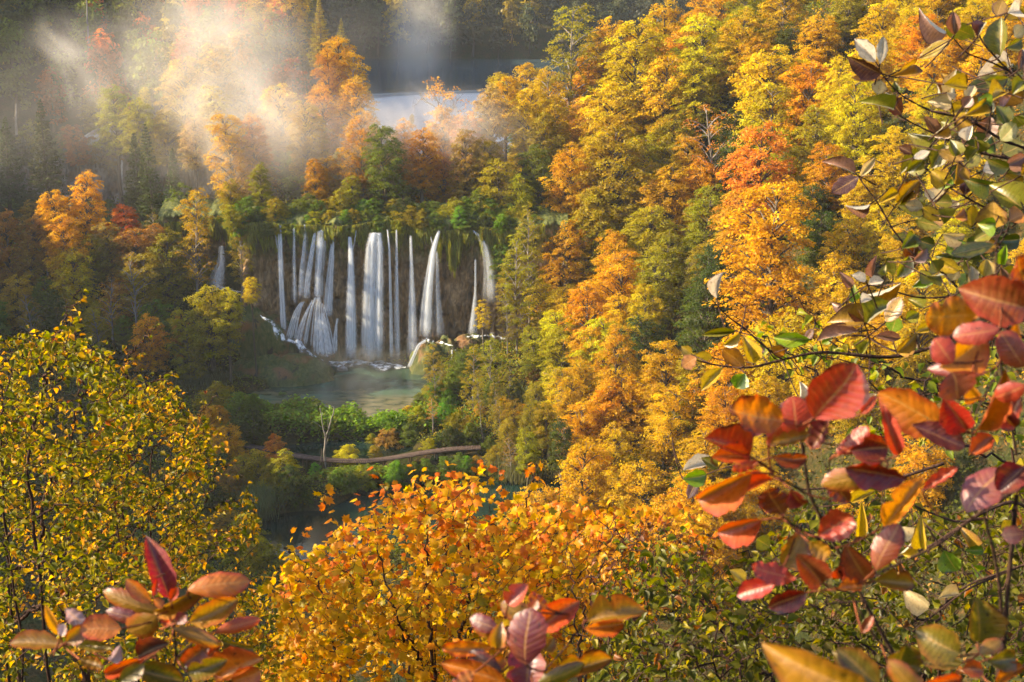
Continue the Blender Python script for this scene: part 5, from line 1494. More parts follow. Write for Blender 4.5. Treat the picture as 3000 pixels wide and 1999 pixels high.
near_plant("smoke_bush", "smoke bush sprig with an upright purple leaf amid the orange maple", "bush", 1.38, CEN,
           [('8', [(1245, 1040), (1260, 1300), (1275, 1567)], 10, 22, 0.06), ('8', [(1690, 1130), (1560, 1310), (1400, 1490), (1300, 1567)], 10, 24, 0.03), ('8', [(1560, 1100), (1530, 1200), (1540, 1330)], 6, 9, 0.04)],
           SMOKE, SCOL, 43, 'twig', root_px=S('8', 1290, 1850))

# ---- whitebeam: long arching branches with pleated leaves
WB = L('''3 1830 225 1595 95 95 m;3 2010 255 1800 140 115 g;3 1875 240 1870 65 80 b;3 2035 255 2090 130 70 d;3 2190 385 2180 110 135 g;3 1330 430 1180 260 90 w;3 1360 440 1400 220 62 w;3 1370 510 1130 405 105 d;3 1380 535 1155 530 50 o;3 1430 530 1680 420 90 yb;3 1625 405 1860 295 75 y;3 1340 650 1370 550 90 c;3 1450 640 1470 560 50 dg;3 1450 760 1230 670 75 g;3 1510 790 1400 660 100 d
3 1460 795 1390 600 50 w;3 1880 690 1860 460 55 c;3 1910 620 1955 510 62 b;3 2265 470 1970 580 95 w;3 2270 540 1918 630 95 g;3 2130 465 2260 470 80 y;3 2230 330 2353 270 75 g;3 2320 480 2353 330 80 b;3 1735 940 1540 940 85 g;3 1750 935 1670 800 75 b;3 1810 1000 1720 1165 115 g;3 1900 900 1780 830 125 g;3 1940 800 2140 690 85 y;3 2110 700 2250 590 115 y;3 1580 1060 1488 1010 62 d
3 1590 1090 1700 1055 50 w;3 1700 1090 1463 1172 75 g;3 1190 1200 953 1080 65 m;3 1215 1220 1022 1350 105 d;3 1225 1220 1332 1080 52 c;3 1290 1410 1115 1450 52 b;3 1480 1325 1350 1392 62 y;3 1480 1402 1655 1230 112 yb;3 1730 1395 1685 1280 52 w;3 1660 1430 1520 1400 75 c;3 1740 1215 1855 1290 75 w;3 1880 1280 1930 1090 85 yb;3 1860 1400 1738 1395 85 g;3 1990 1565 1980 1380 75 y;3 1945 1345 1960 1245 70 d
3 2340 1440 2115 1235 175 g;3 2150 1570 2130 1390 180 yb;3 2080 950 2120 800 115 b;3 2190 970 2315 860 105 g;3 2040 1060 1950 1180 90 g;3 2200 1060 2350 1010 120 g;3 2250 1160 2100 1110 100 g;3 2353 1100 2260 1200 110 y;3 2150 1080 2130 1230 90 g;3 1880 1080 1860 950 90 g;3 1960 970 1990 860 80 w;3 2010 960 2060 1080 90 g;3 2230 640 2330 700 120 o;3 2353 560 2270 640 90 g;3 2240 90 2353 60 110 w;3 2210 0 2160 120 90 yb
3 2290 20 2353 150 120 y;3 2353 180 2270 250 90 c;3 2300 0 2353 20 120 c;3 1960 690 2010 580 70 c;3 1820 640 1870 700 50 w;3 1940 740 1995 660 70 m;3 1740 560 1790 660 50 o;3 2220 1200 2353 1270 110 yb;3 2060 1240 2000 1340 80 b;3 2353 1480 2250 1520 120 o;3 1800 1480 1700 1500 80 yb;3 1870 1500 1960 1440 70 o;3 1600 1520 1790 1560 90 g;3 1830 1210 1760 1310 80 bg;3 2290 800 2353 870 100 g;3 2170 1130 2060 1190 80 w
6 235 490 262 283 72 w;6 360 715 105 742 50 g;6 395 730 280 830 65 y;6 490 935 430 740 105 y;6 425 955 250 820 105 o;6 205 900 55 870 75 y;6 95 900 -10 965 95 o;6 60 875 -10 825 70 y;6 275 970 118 1130 85 y;6 430 1010 365 1118 112 bg;6 880 775 585 762 92 bg;6 1215 720 905 772 85 m;6 1250 655 995 620 145 yb;6 1245 645 1130 520 62 b;6 1270 665 1465 490 135 g;6 1400 655 1533 490 105 yb
6 1435 725 1490 600 105 bg;6 1330 750 1535 765 62 m;6 1480 865 1625 740 92 yb;6 1600 725 1722 680 70 y;6 1160 412 1088 308 60 m;6 1262 372 1168 325 60 w;6 1280 392 1390 360 62 w;6 1225 485 1170 410 75 bg;6 1505 385 1255 505 75 yb;6 1305 345 1330 190 52 m;6 1450 335 1430 180 62 g;6 1560 200 1485 355 92 g;6 1655 110 1560 290 112 d;6 1635 70 1402 78 62 g;6 2140 110 1725 225 112 dg;6 2145 120 1800 215 90 g;6 1705 290 1588 432 75 bg
6 1200 1240 1345 1150 62 c;6 805 1185 830 1050 52 w;6 1290 790 1205 880 90 g;6 1660 560 1560 480 80 g;6 1600 250 1700 160 90 g;6 1400 330 1390 260 60 g;6 1230 520 1310 480 60 w;6 1540 640 1640 590 80 g;6 1760 300 1900 260 90 g;6 2000 330 1890 420 100 bg;6 1850 370 1890 270 80 c;6 2060 300 1950 370 80 g;6 1100 540 1020 530 60 m;6 840 790 910 700 50 b;6 520 850 570 840 40 m;6 600 830 720 890 70 o
9 1 110 240 30 90 w;9 0 170 180 140 110 bg;9 110 160 40 300 70 d;9 240 100 130 20 70 g;9 600 640 490 560 110 g;9 420 890 330 790 90 y;9 1640 640 1640 440 90 y;9 1215 560 1240 330 70 y;9 1160 330 1330 240 70 y;9 1690 1060 1510 930 130 c;9 1760 990 1940 940 80 c;9 1590 560 1510 500 100 c;9 2260 560 2200 420 90 y;9 1980 640 1930 490 90 yb;9 1940 660 2090 660 60 bg;9 1500 680 1640 560 70 y;9 1800 660 1900 820 150 bg;9 1990 760 2070 820 80 bg''')
_wr = np.random.default_rng(67)
for _i in range(70):
    cx_, cy0 = _wr.uniform(1500, 2340), _wr.uniform(520, 1980)
    if cx_ < 1750 and cy0 < 1100: continue
    a_ = _wr.uniform(0, 6.28); l_ = _wr.uniform(120, 210)
    crop_, yy_ = ('3', cy0) if cy0 < 1500 else ('6', cy0 - 1567)
    WB.append((crop_, cx_, yy_, cx_ + l_ * math.cos(a_), yy_ + l_ * math.sin(a_) * 0.7, _wr.uniform(60, 115), ['g', 'g', 'y', 'yb', 'dg', 'bg', 'c', 'm', 'g'][int(_wr.integers(9))]))
near_plant("whitebeam", "whitebeam with arching branches and pleated olive, brown and white leaves", "bush", 3.6, WB,
           [('3', [(1990, 110), (2060, 290), (2180, 420), (2250, 490), (2360, 620), (2480, 760)], 8, 24, 0.1), ('3', [(1830, 215), (1950, 370), (2120, 425), (2250, 490)], 8, 16, 0.08), ('3', [(1335, 430), (1390, 540), (1500, 660), (1730, 780), (1960, 810), (2200, 970), (2360, 1020), (2480, 1100)], 7, 26, 0.05),
            ('3', [(1440, 740), (1520, 820), (1780, 945), (2050, 1060), (2300, 1100), (2450, 1160)], 7, 26, 0.1), ('3', [(1590, 1090), (1720, 1200), (1860, 1310), (2060, 1420), (2300, 1540)], 8, 20, 0.0), ('3', [(1215, 1225), (1340, 1390), (1440, 1567)], 8, 14, 0.05),
            ('6', [(1430, -10), (1580, 190), (1800, 310), (1940, 470), (2100, 620), (2353, 760)], 14, 26, 0.05), ('6', [(30, 895), (170, 940), (330, 965), (480, 970), (680, 915), (870, 870), (1000, 860), (1180, 880), (1400, 900), (1540, 880), (1720, 830), (1950, 700), (2353, 640)], 9, 36, -0.05),
            ('6', [(212, 510), (300, 610), (430, 700), (560, 820), (690, 915)], 8, 18, -0.05), ('6', [(1100, 750), (1270, 745), (1390, 830), (1540, 880)], 10, 20, -0.02), ('6', [(945, 785), (970, 860)], 10, 12, 0.0), ('6', [(1160, 450), (1280, 395), (1390, 420), (1580, 480), (1700, 490), (1940, 470)], 6, 16, 0.05), ('6', [(1280, 1060), (1360, 1140), (1500, 1260), (1640, 1420)], 10, 20, 0.1),
            ('9', [(480, 1040), (640, 1110), (780, 1075)], 8, 12, 0.0), ('9', [(820, 240), (1100, 230), (1250, 200), (1440, 180), (1800, 60)], 14, 24, 0.0), ('9', [(1570, 340), (1700, 400), (1890, 470), (2060, 440)], 12, 22, 0.1), ('9', [(1480, 710), (1700, 640), (1900, 500), (2060, 400), (2300, 300), (2500, 500), (2450, 1567)], 18, 40, 0.15), ('9', [(1640, 850), (1800, 900), (1900, 940), (2000, 880), (2350, 760)], 8, 22, 0.12), ('9', [(1580, 1220), (1750, 1090), (1960, 920), (2353, 760)], 8, 20, 0.2)],
           SORBS, VCOL, 53, 'twig', dj=0.35, root_px=S('9', 2450, 2400))
# ------------------------------------------------------------------ leafy bushes a few metres away
def lobed_leaf():
    pts = [(0, 0), (0.16, -0.04), (0.34, 0.06), (0.26, 0.2), (0.52, 0.34), (0.36, 0.44), (0.42, 0.66), (0.2, 0.6), (0.0, 1.0)]
    P = [(x, y) for x, y in pts] + [(-x, y) for x, y in pts[-2:0:-1]]
    V = [(0, 0.38, 0.06)]
    for x, y in P:
        V.append((x, y, -0.10 * abs(x) * 2 - 0.18 * max(0, y - 0.4) + 0.03 * math.sin(x * 9)))
    n = len(P)
    T = np.array([[0, 1 + i_, 1 + (i_ + 1) % n] for i_ in range(n)])
    return np.array(V), T
MAPLE_V, MAPLE_F = lobed_leaf()
HV, HF, _ = grid_leaf(HORN, 4, 2, 0.1, 0.28, 0.35)
HV[:, 2] *= 0.8

def in_poly(x, y, poly):
    c = False; n = len(poly); j = n - 1
    for i_ in range(n):
        xi, yi = poly[i_]; xj, yj = poly[j]
        if (yi > y) != (yj > y) and x < (xj - xi) * (y - yi) / (yj - yi) + xi:
            c = not c
        j = i_
    return c

def leafy_bush(name, label, cat, seed, stems, poly, dfun, ntw, leafV, leafF, size, colour, spacing, up, wood, nobj=300, twig_r=0.0045, aspect=0.62, maxlen=0.55, extra_targets=(), density=None):
    """stems: (crop, pts, w0, w1, d) ; poly: photograph outline of the leafy part ; dfun(sx,sy,rr) distance"""
    rr = np.random.default_rng(seed)
    base_s = stems[0]
    e = at(*S(base_s[0], *base_s[1][-1]), base_s[4])
    gz = h1(e[0], e[1])
    org = np.array([e[0], e[1], gz])
    root = empty(name, tuple(org), label, cat)
    nodes = []
    W = Acc()
    for crop, pts, w0, w1, d in stems:
        P = np.array([at(*S(crop, x, y), d + 0.12 * math.sin(i_ * 1.7 + pts[0][0])) for i_, (x, y) in enumerate(pts)])
        last = P[-1]
        g2 = np.array([last[0] * 0.8 + e[0] * 0.2, last[1] + 0.1, h1(last[0], last[1]) - 0.1])
        if g2[2] < last[2]:
            P = np.vstack([P, (last + g2) / 2, g2])
        t = np.linspace(0, 1, len(P)); t2 = np.linspace(0, 1, 8 * len(P))
        P2 = np.stack([np.interp(t2, t, P[:, c]) for c in range(3)], -1)
        for _ in range(5): P2[1:-1] = (P2[:-2] + 2 * P2[1:-1] + P2[2:]) / 4
        P2[1:-1] += rr.normal(0, 0.012, (len(P2) - 2, 3))
        kk = d / FS / CROP[crop][2] * 0.5
        A = Acc(); A.add(*tube(P2 - org, np.linspace(w0 * kk, w1 * kk, len(P2)) * 1.35, 6))
        link("stem", A.mesh("stem", [M[wood]]), root)
        nodes += list(P2)
    nodes = [np.array(p) for p in nodes]
    Lc, La, Ln, Ls = [], [], [], []
    targets = []
    xs = [p[0] for p in poly]; ys = [p[1] for p in poly]
    while len(targets) < ntw:
        x = rr.uniform(min(xs), max(xs)); y = rr.uniform(min(ys), max(ys))
        if in_poly(x, y, poly) and (density is None or rr.random() < density(x, y)):
            targets.append(at(x, y, dfun(x, y, rr)))
    targets = [np.asarray(t) for t in targets]
    # grow from the ones next to the wood outward
    N0 = np.array(nodes)
    targets.sort(key=lambda p: np.min(np.sum((N0 - p) ** 2, 1)))
    for ex in extra_targets: targets.append(np.asarray(ex))
    arr = np.array(nodes)
    for P in targets:
        dv = P - arr
        dist = np.linalg.norm(dv, axis=1)
        cost = dist + 1.3 * np.maximum(0, 0.10 * up - dv[:, 2] + 0.0) + 0.25 * np.maximum(0, 0.12 - dist) * 5
        b = arr[int(np.argmin(cost))]
        v = P - b; ln = np.linalg.norm(v)
        if ln < 0.05: continue
        mid_ = b + v * 0.5 + np.array([0, 0, -0.10 * up * ln]) + rr.normal(0, 0.06 * ln, 3)
        t = np.linspace(0, 1, 7)[:, None]
        C = (1 - t) ** 2 * b + 2 * t * (1 - t) * mid_ + t ** 2 * P
        C[1:-1] += rr.normal(0, 0.008, (5, 3))
        r0 = twig_r * (0.5 + min(ln, 0.9))
        W.add(*tube(C - org, np.linspace(r0, r0 * 0.3, 7), 4))
        arr = np.vstack([arr, C[2:6]])
        nl = max(2, int(min(ln, maxlen) / spacing))
        s0 = max(0.12, 1 - maxlen / ln)
        for k in range(nl):
            s = s0 + (1 - s0) * (k + 0.6) / nl
            p = np.array([np.interp(s, t[:, 0], C[:, c]) for c in range(3)])
            tv = unit(np.array([np.interp(min(1, s + 0.1), t[:, 0], C[:, c]) for c in range(3)]) - np.array([np.interp(max(0, s - 0.1), t[:, 0], C[:, c]) for c in range(3)]))
            side = unit(np.cross(tv, rr.normal(0, 0.5, 3) + np.array([0, 0, 1.0]))) * (1 if k % 2 else -1)
            a = unit(tv * 0.5 + side * 0.8 + np.array([0, 0, -0.55]) + rr.normal(0, 0.35, 3))
            nn = unit(np.array([0, -0.25, 0.8]) + rr.normal(0, 0.5, 3))
            nn = unit(nn - a * np.dot(nn, a))
            Lc.append(p + a * size * 0.2); La.append(a); Ln.append(nn); Ls.append(size * rr.uniform(0.65, 1.2))
    link("twigs", W.mesh("twigs", [M[wood]]), root, kind="stuff")
    Lc, La, Ln, Ls = map(np.array, (Lc, La, Ln, Ls))
    n = len(Lc)
    f = Lc[:, 1] * CP - (Lc[:, 2] - CAMZ) * SP
    U = 1500 + FS * Lc[:, 0] / f; Vv = 999.5 - FS * (Lc[:, 1] * SP + (Lc[:, 2] - CAMZ) * CP) / f
    cols = colour(U, Vv, Lc, rr, n)
    X = np.cross(La, Ln)
    inframe = (U > 0) & (U < 3000) & (Vv > 0) & (Vv < 2000)
    order = np.argsort(np.where(inframe, f / Ls, 1e6))
    single = order[:nobj]; rest = order[nobj:]
    me = mesh_from(name + "_leaf", leafV, leafF, False, [M['leaf_obj']])
    inv = Matrix.Translation(tuple(-org))
    for i_ in single:
        m = Matrix.Identity(4)
        for r in range(3):
            m[r][0] = X[i_][r] * Ls[i_] * aspect; m[r][1] = La[i_][r] * Ls[i_]; m[r][2] = Ln[i_][r] * Ls[i_]; m[r][3] = Lc[i_][r]
        o = link("leaf", me, root)
        o.matrix_parent_inverse = inv
        o.matrix_basis = m
        o.color = (*cols[i_], 1)
    lv = np.asarray(leafV)
    VV = Lc[rest][:, None, :] + Ls[rest][:, None, None] * (lv[None, :, 0:1] * aspect * X[rest][:, None, :] + lv[None, :, 1:2] * La[rest][:, None, :] + lv[None, :, 2:3] * Ln[rest][:, None, :])
    k = len(lv); m_ = len(rest)
    FF = (np.asarray(leafF)[None] + (np.arange(m_) * k)[:, None, None]).reshape(-1, np.asarray(leafF).shape[1])
    fc = np.repeat(np.concatenate([cols[rest], np.ones((m_, 1))], 1), len(leafF), 0)
    link("foliage", mesh_from(name + "_foliage", VV.reshape(-1, 3) - org, FF, False, [M['leaf_attr']], face_col=fc), root, kind="stuff")
    print(name, "leaves", n)
    return root

def clump(s, lo, seed):
    return lambda x, y: 0.06 + 0.94 * float(ss(lo, lo + 0.16, fbm(np.array([x / s]), np.array([y / s]), seed)[0]))

def pick(rr, n, table, w):
    w = np.array(w, float); w = w / w.sum(axis=-1, keepdims=True)
    tb = np.array(table)
    if w.ndim == 1:
        idx = rr.choice(len(tb), n, p=w)
    else:
        cs_ = np.cumsum(w, axis=1); r = rr.random((n, 1)); idx = np.minimum((r > cs_).sum(1), len(tb) - 1)
    return tb[idx] * rr.uniform(0.75, 1.25, (n, 1))

# hornbeam at the picture's lower left
def horn_col(U, V, P, rr, n):
    near = np.clip((9.5 - P[:, 1]) / 3.5, 0, 1)  # shade on near leaves and sun on deeper ones put into leaf colour
    w = np.stack([0.35 + 1.3 * near, 0.7 + 0.4 * near, 0.9 - 0.6 * near, 0.45 - 0.35 * near, 0.03 + 0 * near], 1)
    return pick(rr, n, [(0.085, 0.11, 0.010), (0.22, 0.19, 0.010), (0.50, 0.30, 0.010), (0.52, 0.22, 0.010), (0.28, 0.07, 0.015)], w)
hpoly = [S('v', *p_) for p_ in [(-60, 735), (60, 745), (110, 760), (170, 730), (215, 800), (270, 800), (300, 860), (400, 870), (420, 930), (500, 980), (560, 1060), (590, 1150), (600, 1240), (640, 1320), (640, 1568), (600, 1640), (-60, 1640)]]
def hd(x, y, rr):
    return rr.uniform(5.8, 10.5) if x < 420 else rr.uniform(7.0, 11.0)
hst = [('7', [(520, -200), (430, 60), (330, 200), (280, 420), (300, 700), (420, 1000), (540, 1250), (560, 1567)], 7, 46, 7.6),
       ('4', [(560, 430), (470, 580), (400, 760), (340, 1000), (280, 1180), (220, 1400), (180, 1567)], 6, 22, 7.0),
       ('4', [(1060, 680), (980, 790), (880, 880), (870, 1000), (850, 1250), (800, 1567)], 5, 16, 9.0), ('4', [(1210, 1000), (1080, 1050), (960, 1130), (860, 1280), (760, 1450)], 5, 12, 9.0),
       ('4', [(640, 900), (560, 1100), (520, 1300), (470, 1567)], 7, 22, 8.0), ('4', [(150, 720), (110, 900), (40, 1150), (-20, 1400)], 6, 18, 6.6), ('7', [(1000, 0), (760, 200), (560, 320), (300, 400), (0, 560)], 6, 20, 7.2),
       ('7', [(1130, 250), (980, 480), (800, 620), (560, 680), (300, 720), (20, 800)], 6, 20, 7.4), ('7', [(900, 880), (700, 900), (480, 950), (200, 1100), (60, 1160), (-150, 1300)], 10, 34, 7.0), ('7', [(1500, 200), (1300, 450), (1000, 700), (800, 860), (650, 1000), (560, 1250)], 5, 20, 9.0),
       ('7', [(500, 830), (330, 1000), (120, 1130), (0, 1180)], 10, 26, 7.3), ('4', [(1500, 1150), (1360, 1300), (1200, 1420), (1000, 1567)], 4, 12, 10.0)]
ext = [at(*S('4', x, y), 9.0) for x, y in [(1090, 660), (1040, 700), (740, 760), (860, 800), (1000, 850), (940, 880), (1220, 985), (1160, 1010), (1060, 1000), (980, 960), (700, 940), (570, 425), (540, 560), (560, 640), (640, 830)]] + [at(*S('4', x, y), 10.0) for x, y in [(1250, 1110), (1420, 1150), (1530, 1300), (1540, 1500)]] + [at(*S('7', x, y), 10.0) for x, y in [(1540, 30), (1700, 190), (1680, 250), (1560, 350)]]
leafy_bush("hornbeam_bush", "large yellow-green hornbeam bush reaching up to the shaded trees", "bush", 71, hst, hpoly, hd, 3000, HV, HF, 0.045, horn_col, 0.032, 0.9, 'twig', maxlen=0.5, extra_targets=ext, density=clump(110.0, 0.41, 3))

# orange maple in the middle
def maple_col(U, V, P, rr, n):
    t = np.clip((V - 1380) / 420, 0, 1)
    w = np.stack([0.55 * (1 - t) + 0.04, 0.75 * (1 - t) + 0.25, 0.35 + 0.6 * t, 0.12 + 0.75 * t, 0.03 + 0.22 * t ** 2], 1)
    return pick(rr, n, [(0.56, 0.13, 0.012), (0.64, 0.24, 0.010), (0.64, 0.34, 0.008), (0.60, 0.40, 0.010), (0.26, 0.23, 0.012)], w)
mpoly = [S('v', *p_) for p_ in [(640, 1290), (700, 1270), (760, 1210), (830, 1180), (880, 1140), (950, 1100), (1040, 1090), (1110, 1085), (1160, 1120), (1230, 1150), (1290, 1150), (1400, 1160), (1520, 1150), (1600, 1170), (1650, 1230), (1640, 1330), (1500, 1400), (1450, 1500), (1420, 1640), (560, 1640), (590, 1500), (610, 1420), (600, 1340)]]
mst = [('8', [(830, 300), (870, 600), (890, 860), (860, 1150), (800, 1250), (800, 1567)], 8, 30, 9.2), ('8', [(590, 330), (580, 700), (590, 1000), (610, 1300), (620, 1567)], 7, 34, 8.6), ('8', [(240, 620), (300, 850), (380, 1100), (470, 1280), (560, 1450), (620, 1567)], 7, 24, 8.4),
       ('8', [(1340, 60), (1310, 250), (1230, 440), (1090, 740), (960, 1010), (880, 1250), (780, 1567)], 6, 24, 9.4), ('8', [(1500, 480), (1440, 680), (1350, 900), (1200, 1150), (1100, 1400), (1050, 1567)], 6, 20, 9.6), ('8', [(60, 560), (120, 800), (260, 1000), (420, 1200), (480, 1567)], 6, 20, 8.8),
       ('7', [(1960, 640), (2080, 720), (2200, 900), (2300, 1200), (2330, 1567)], 6, 18, 9.0), ('8', [(750, 480), (700, 760), (660, 1000), (640, 1250)], 6, 14, 8.9), ('8', [(1000, 520), (970, 760), (930, 960), (860, 1200)], 6, 16, 9.5), ('8', [(1900, 500), (1750, 700), (1600, 900), (1450, 1150), (1300, 1400), (1200, 1567)], 6, 20, 10.0), ('8', [(2100, 560), (1950, 800), (1800, 1000), (1600, 1250), (1500, 1567)], 6, 20, 9.8)]
mext = [at(*S('8', x, y), 9.3) for x, y in [(220, 60), (70, 260), (480, 40), (560, 60), (700, 50), (760, 60), (890, 60), (980, 20), (970, 60), (1100, 90), (1270, 60), (1370, 30), (1380, 110), (650, 100), (350, 160), (190, 280), (480, 170), (270, 240), (1080, 170), (1860, 290), (1500, 300), (1490, 200)]] + [at(*S('7', x, y), 9.2) for x, y in [(2210, 270), (2250, 180), (2110, 500), (1990, 520), (1950, 660)]]
leafy_bush("maple_bush", "orange and yellow maple bush rising below the dark pond", "bush", 73, mst, mpoly, lambda x, y, rr: rr.uniform(8.0, 11.5), 2800, MAPLE_V, MAPLE_F, 0.068, maple_col, 0.045, 1.6, 'twig', aspect=1.0, maxlen=0.45, extra_targets=mext, density=clump(130.0, 0.24, 5))

# shaded green bush at the lower right
def green_col(U, V, P, rr, n):
    return pick(rr, n, [(0.060, 0.085, 0.010), (0.11, 0.125, 0.010), (0.24, 0.20, 0.012), (0.035, 0.05, 0.010), (0.20, 0.07, 0.02)], [0.36, 0.32, 0.13, 0.16, 0.03])
gpoly = [S('v', *p_) for p_ in [(1380, 1320), (1450, 1260), (1560, 1230), (1650, 1290), (1750, 1240), (1850, 1150), (2000, 1120), (2200, 1080), (2420, 1040), (2420, 1640), (1330, 1640), (1350, 1500)]]
gst = [('9', [(0, 910), (300, 1100), (620, 1310), (900, 1480), (1150, 1640)], 8, 26, 5.2), ('9', [(-100, 1290), (120, 1350), (320, 1400), (560, 1500), (760, 1640)], 10, 28, 5.0), ('8', [(1760, 480), (1950, 560), (2100, 720), (2353, 900), (2600, 1150), (2800, 1567)], 6, 20, 5.4), ('8', [(1250, 1160), (1600, 1240), (2000, 1290), (2353, 1340), (2700, 1567)], 5, 18, 5.0),
       ('9', [(1050, 580), (1200, 700), (1500, 900), (1700, 1180), (1760, 1567)], 8, 24, 4.6), ('9', [(2300, 560), (2000, 800), (1800, 1050), (1700, 1300), (1640, 1640)], 8, 26, 4.8), ('9', [(350, 560), (560, 800), (900, 1050), (1200, 1250), (1500, 1567)], 7, 22, 5.6), ('9', [(1000, 1180), (700, 1240), (400, 1350), (200, 1567)], 6, 16, 5.0)]
leafy_bush("dogwood_bush", "shaded green-leaved bush with black stems behind the red leaves", "bush", 79, gst, gpoly, lambda x, y, rr: rr.uniform(4.4, 7.5), 1700, HV, HF, 0.05, green_col, 0.04, 0.8, 'twig', maxlen=0.5, density=clump(120.0, 0.30, 8))
# brown-leaved bush between the maple and the green one
def brown_col(U, V, P, rr, n):
    return pick(rr, n, [(0.13, 0.055, 0.04), (0.22, 0.08, 0.03), (0.58, 0.25, 0.02), (0.10, 0.13, 0.02)], [0.3, 0.15, 0.55, 0.15])
bpoly = [S('v', *p_) for p_ in [(1380, 1240), (1450, 1180), (1560, 1190), (1650, 1240), (1600, 1330), (1500, 1400), (1400, 1450), (1320, 1400)]]
bst = [('8', [(1900, 420), (1820, 700), (1700, 950), (1650, 1300), (1640, 1567)], 6, 22, 7.2), ('8', [(1560, 600), (1600, 900), (1630, 1200), (1650, 1567)], 6, 18, 7.0), ('8', [(2200, 500), (2000, 800), (1850, 1100), (1700, 1400), (1660, 1567)], 6, 18, 7.3)]
leafy_bush("brown_bush", "brown withered bush beside the orange maple", "bush", 83, bst, bpoly, lambda x, y, rr: rr.uniform(6.4, 8.0), 300, HV, HF, 0.05, brown_col, 0.045, 1.0, 'twig', nobj=120, maxlen=0.4)
# hornbeam twigs with small green leaves behind the whitebeam
spoly = [S('6', *p_) for p_ in [(620, 480), (760, 430), (1000, 700), (1300, 900), (1900, 750), (2300, 600), (2353, 1500), (1200, 1500), (1000, 1150), (720, 1100), (560, 800), (380, 600)]]
sst = [('6', [(330, 610), (560, 760), (860, 950), (1150, 1120), (1500, 1300), (1900, 1500), (2353, 1640)], 5, 20, 5.6), ('6', [(660, 400), (800, 560), (940, 710), (1200, 900), (1500, 1000), (2353, 1300)], 5, 18, 5.4)]
leafy_bush("hornbeam_twigs", "thin hornbeam twigs with small green leaves behind the whitebeam", "bush", 89, sst, spoly, lambda x, y, rr: rr.uniform(4.8, 6.2), 120, HV, HF, 0.05, lambda U, V, P, rr, n: pick(rr, n, [(0.12, 0.18, 0.02), (0.24, 0.26, 0.02), (0.5, 0.36, 0.03)], [0.5, 0.35, 0.15]), 0.05, 0.6, 'twig', nobj=150, maxlen=0.45)
# orange shrubs on the slope below, seen past the red leaves
for (c, x, y, r, colr, dd, lb) in [('9', 60, 330, 230, 'orange', 40, 'orange shrub glowing behind the lowest red leaves'), ('9', 330, 330, 180, 'yellow', 46, 'yellow shrub seen between the red leaves'), ('9', 200, 640, 200, 'gold', 32, 'golden shrub above the shaded green bush'), ('8', 2250, 260, 170, 'orange', 60, 'orange shrub standing behind the maple and brown bush'), ('6', 500, 1480, 260, 'orange', 70, 'orange tree crown behind the red smoke bush leaves')]:
    t = plant_px('broad', c, x, y, r, colr, 'near', 0.1, (18, 125), 1.3)
    t["label"] = lb

# ground plants that close the slope under the near bushes
scatter("slope_undergrowth", "shaded leafy undergrowth below the near bushes", 9000, (-9, 14, 6, 26), 0.07, ['olive', 'dark', 'green', 'brown', 'gold'], np.random.default_rng(91), lambda x, y, z: np.abs(x) < y * 0.42 + 1, 1.3)
scatter("slope_undergrowth", "leafy undergrowth farther down the near slope", 9000, (-34, 40, 26, 100), 0.22, ['olive', 'green', 'dark', 'brown', 'gold'], np.random.default_rng(92), lambda x, y, z: np.abs(x) < y * 0.40 + 1, 2.4)
# ------------------------------------------------------------------ labels: what each tree looks like and where it stands
ORD = ['first', 'second', 'third', 'fourth', 'fifth', 'sixth', 'seventh', 'eighth', 'ninth', 'tenth', 'eleventh', 'twelfth', 'thirteenth', 'fourteenth', 'fifteenth', 'sixteenth', 'seventeenth', 'eighteenth', 'nineteenth', 'twentieth',
       'twenty-first', 'twenty-second', 'twenty-third', 'twenty-fourth', 'twenty-fifth', 'twenty-sixth', 'twenty-seventh', 'twenty-eighth', 'twenty-ninth', 'thirtieth', 'thirty-first', 'thirty-second', 'thirty-third', 'thirty-fourth', 'thirty-fifth', 'thirty-sixth']
KW = {'broad': 'round-crowned tree', 'column': 'tall narrow tree', 'open': 'open-crowned tree', 'slender': 'slender long-stemmed tree', 'thin': 'half-bare tree', 'shrub': 'shrub', 'spruce': 'spruce', 'bare': 'bare-branched tree'}
PLACE = {'slope': ('tier of the sunlit slope', 'trees on the sunlit slope'), 'shore': ('tier above the waterfalls, from the left', 'trees above the waterfalls'),
         'shoulder': ('tier of the shaded shoulder', 'trees on the shaded shoulder'), 'valley': ('tier of the pond-side wood, from the left', 'trees beside the ponds'),
         'thicket': ('tier of pond-side thicket, from the left', 'shrubs around the ponds'), 'lip': ('row along the waterfall lip, from the left', 'shrubs along the waterfall lip'),
         'rim': ('row on the grey cliff rim, from the left', 'shrubs on the cliff rim'), 'terrace': ('row at the grey cliff foot, from the left', 'shrubs at the cliff foot'), 'ledge': ('group on the ledge beside the falls, from the left', 'shrubs on the ledge'), 'near': ('', 'orange shrubs on the near slope')}
TIERS = ['topmost', 'second', 'third', 'fourth', 'fifth', 'lowest']
TENS = ['thirtieth', 'fortieth', 'fiftieth', 'sixtieth']
for b_ in (3, 4, 5, 6):
    for u_ in range(10):
        if b_ * 10 + u_ > len(ORD):
            ORD.append(TENS[b_ - 3] if u_ == 0 else ['thirty', 'forty', 'fifty', 'sixty'][b_ - 3] + '-' + ORD[u_ - 1])
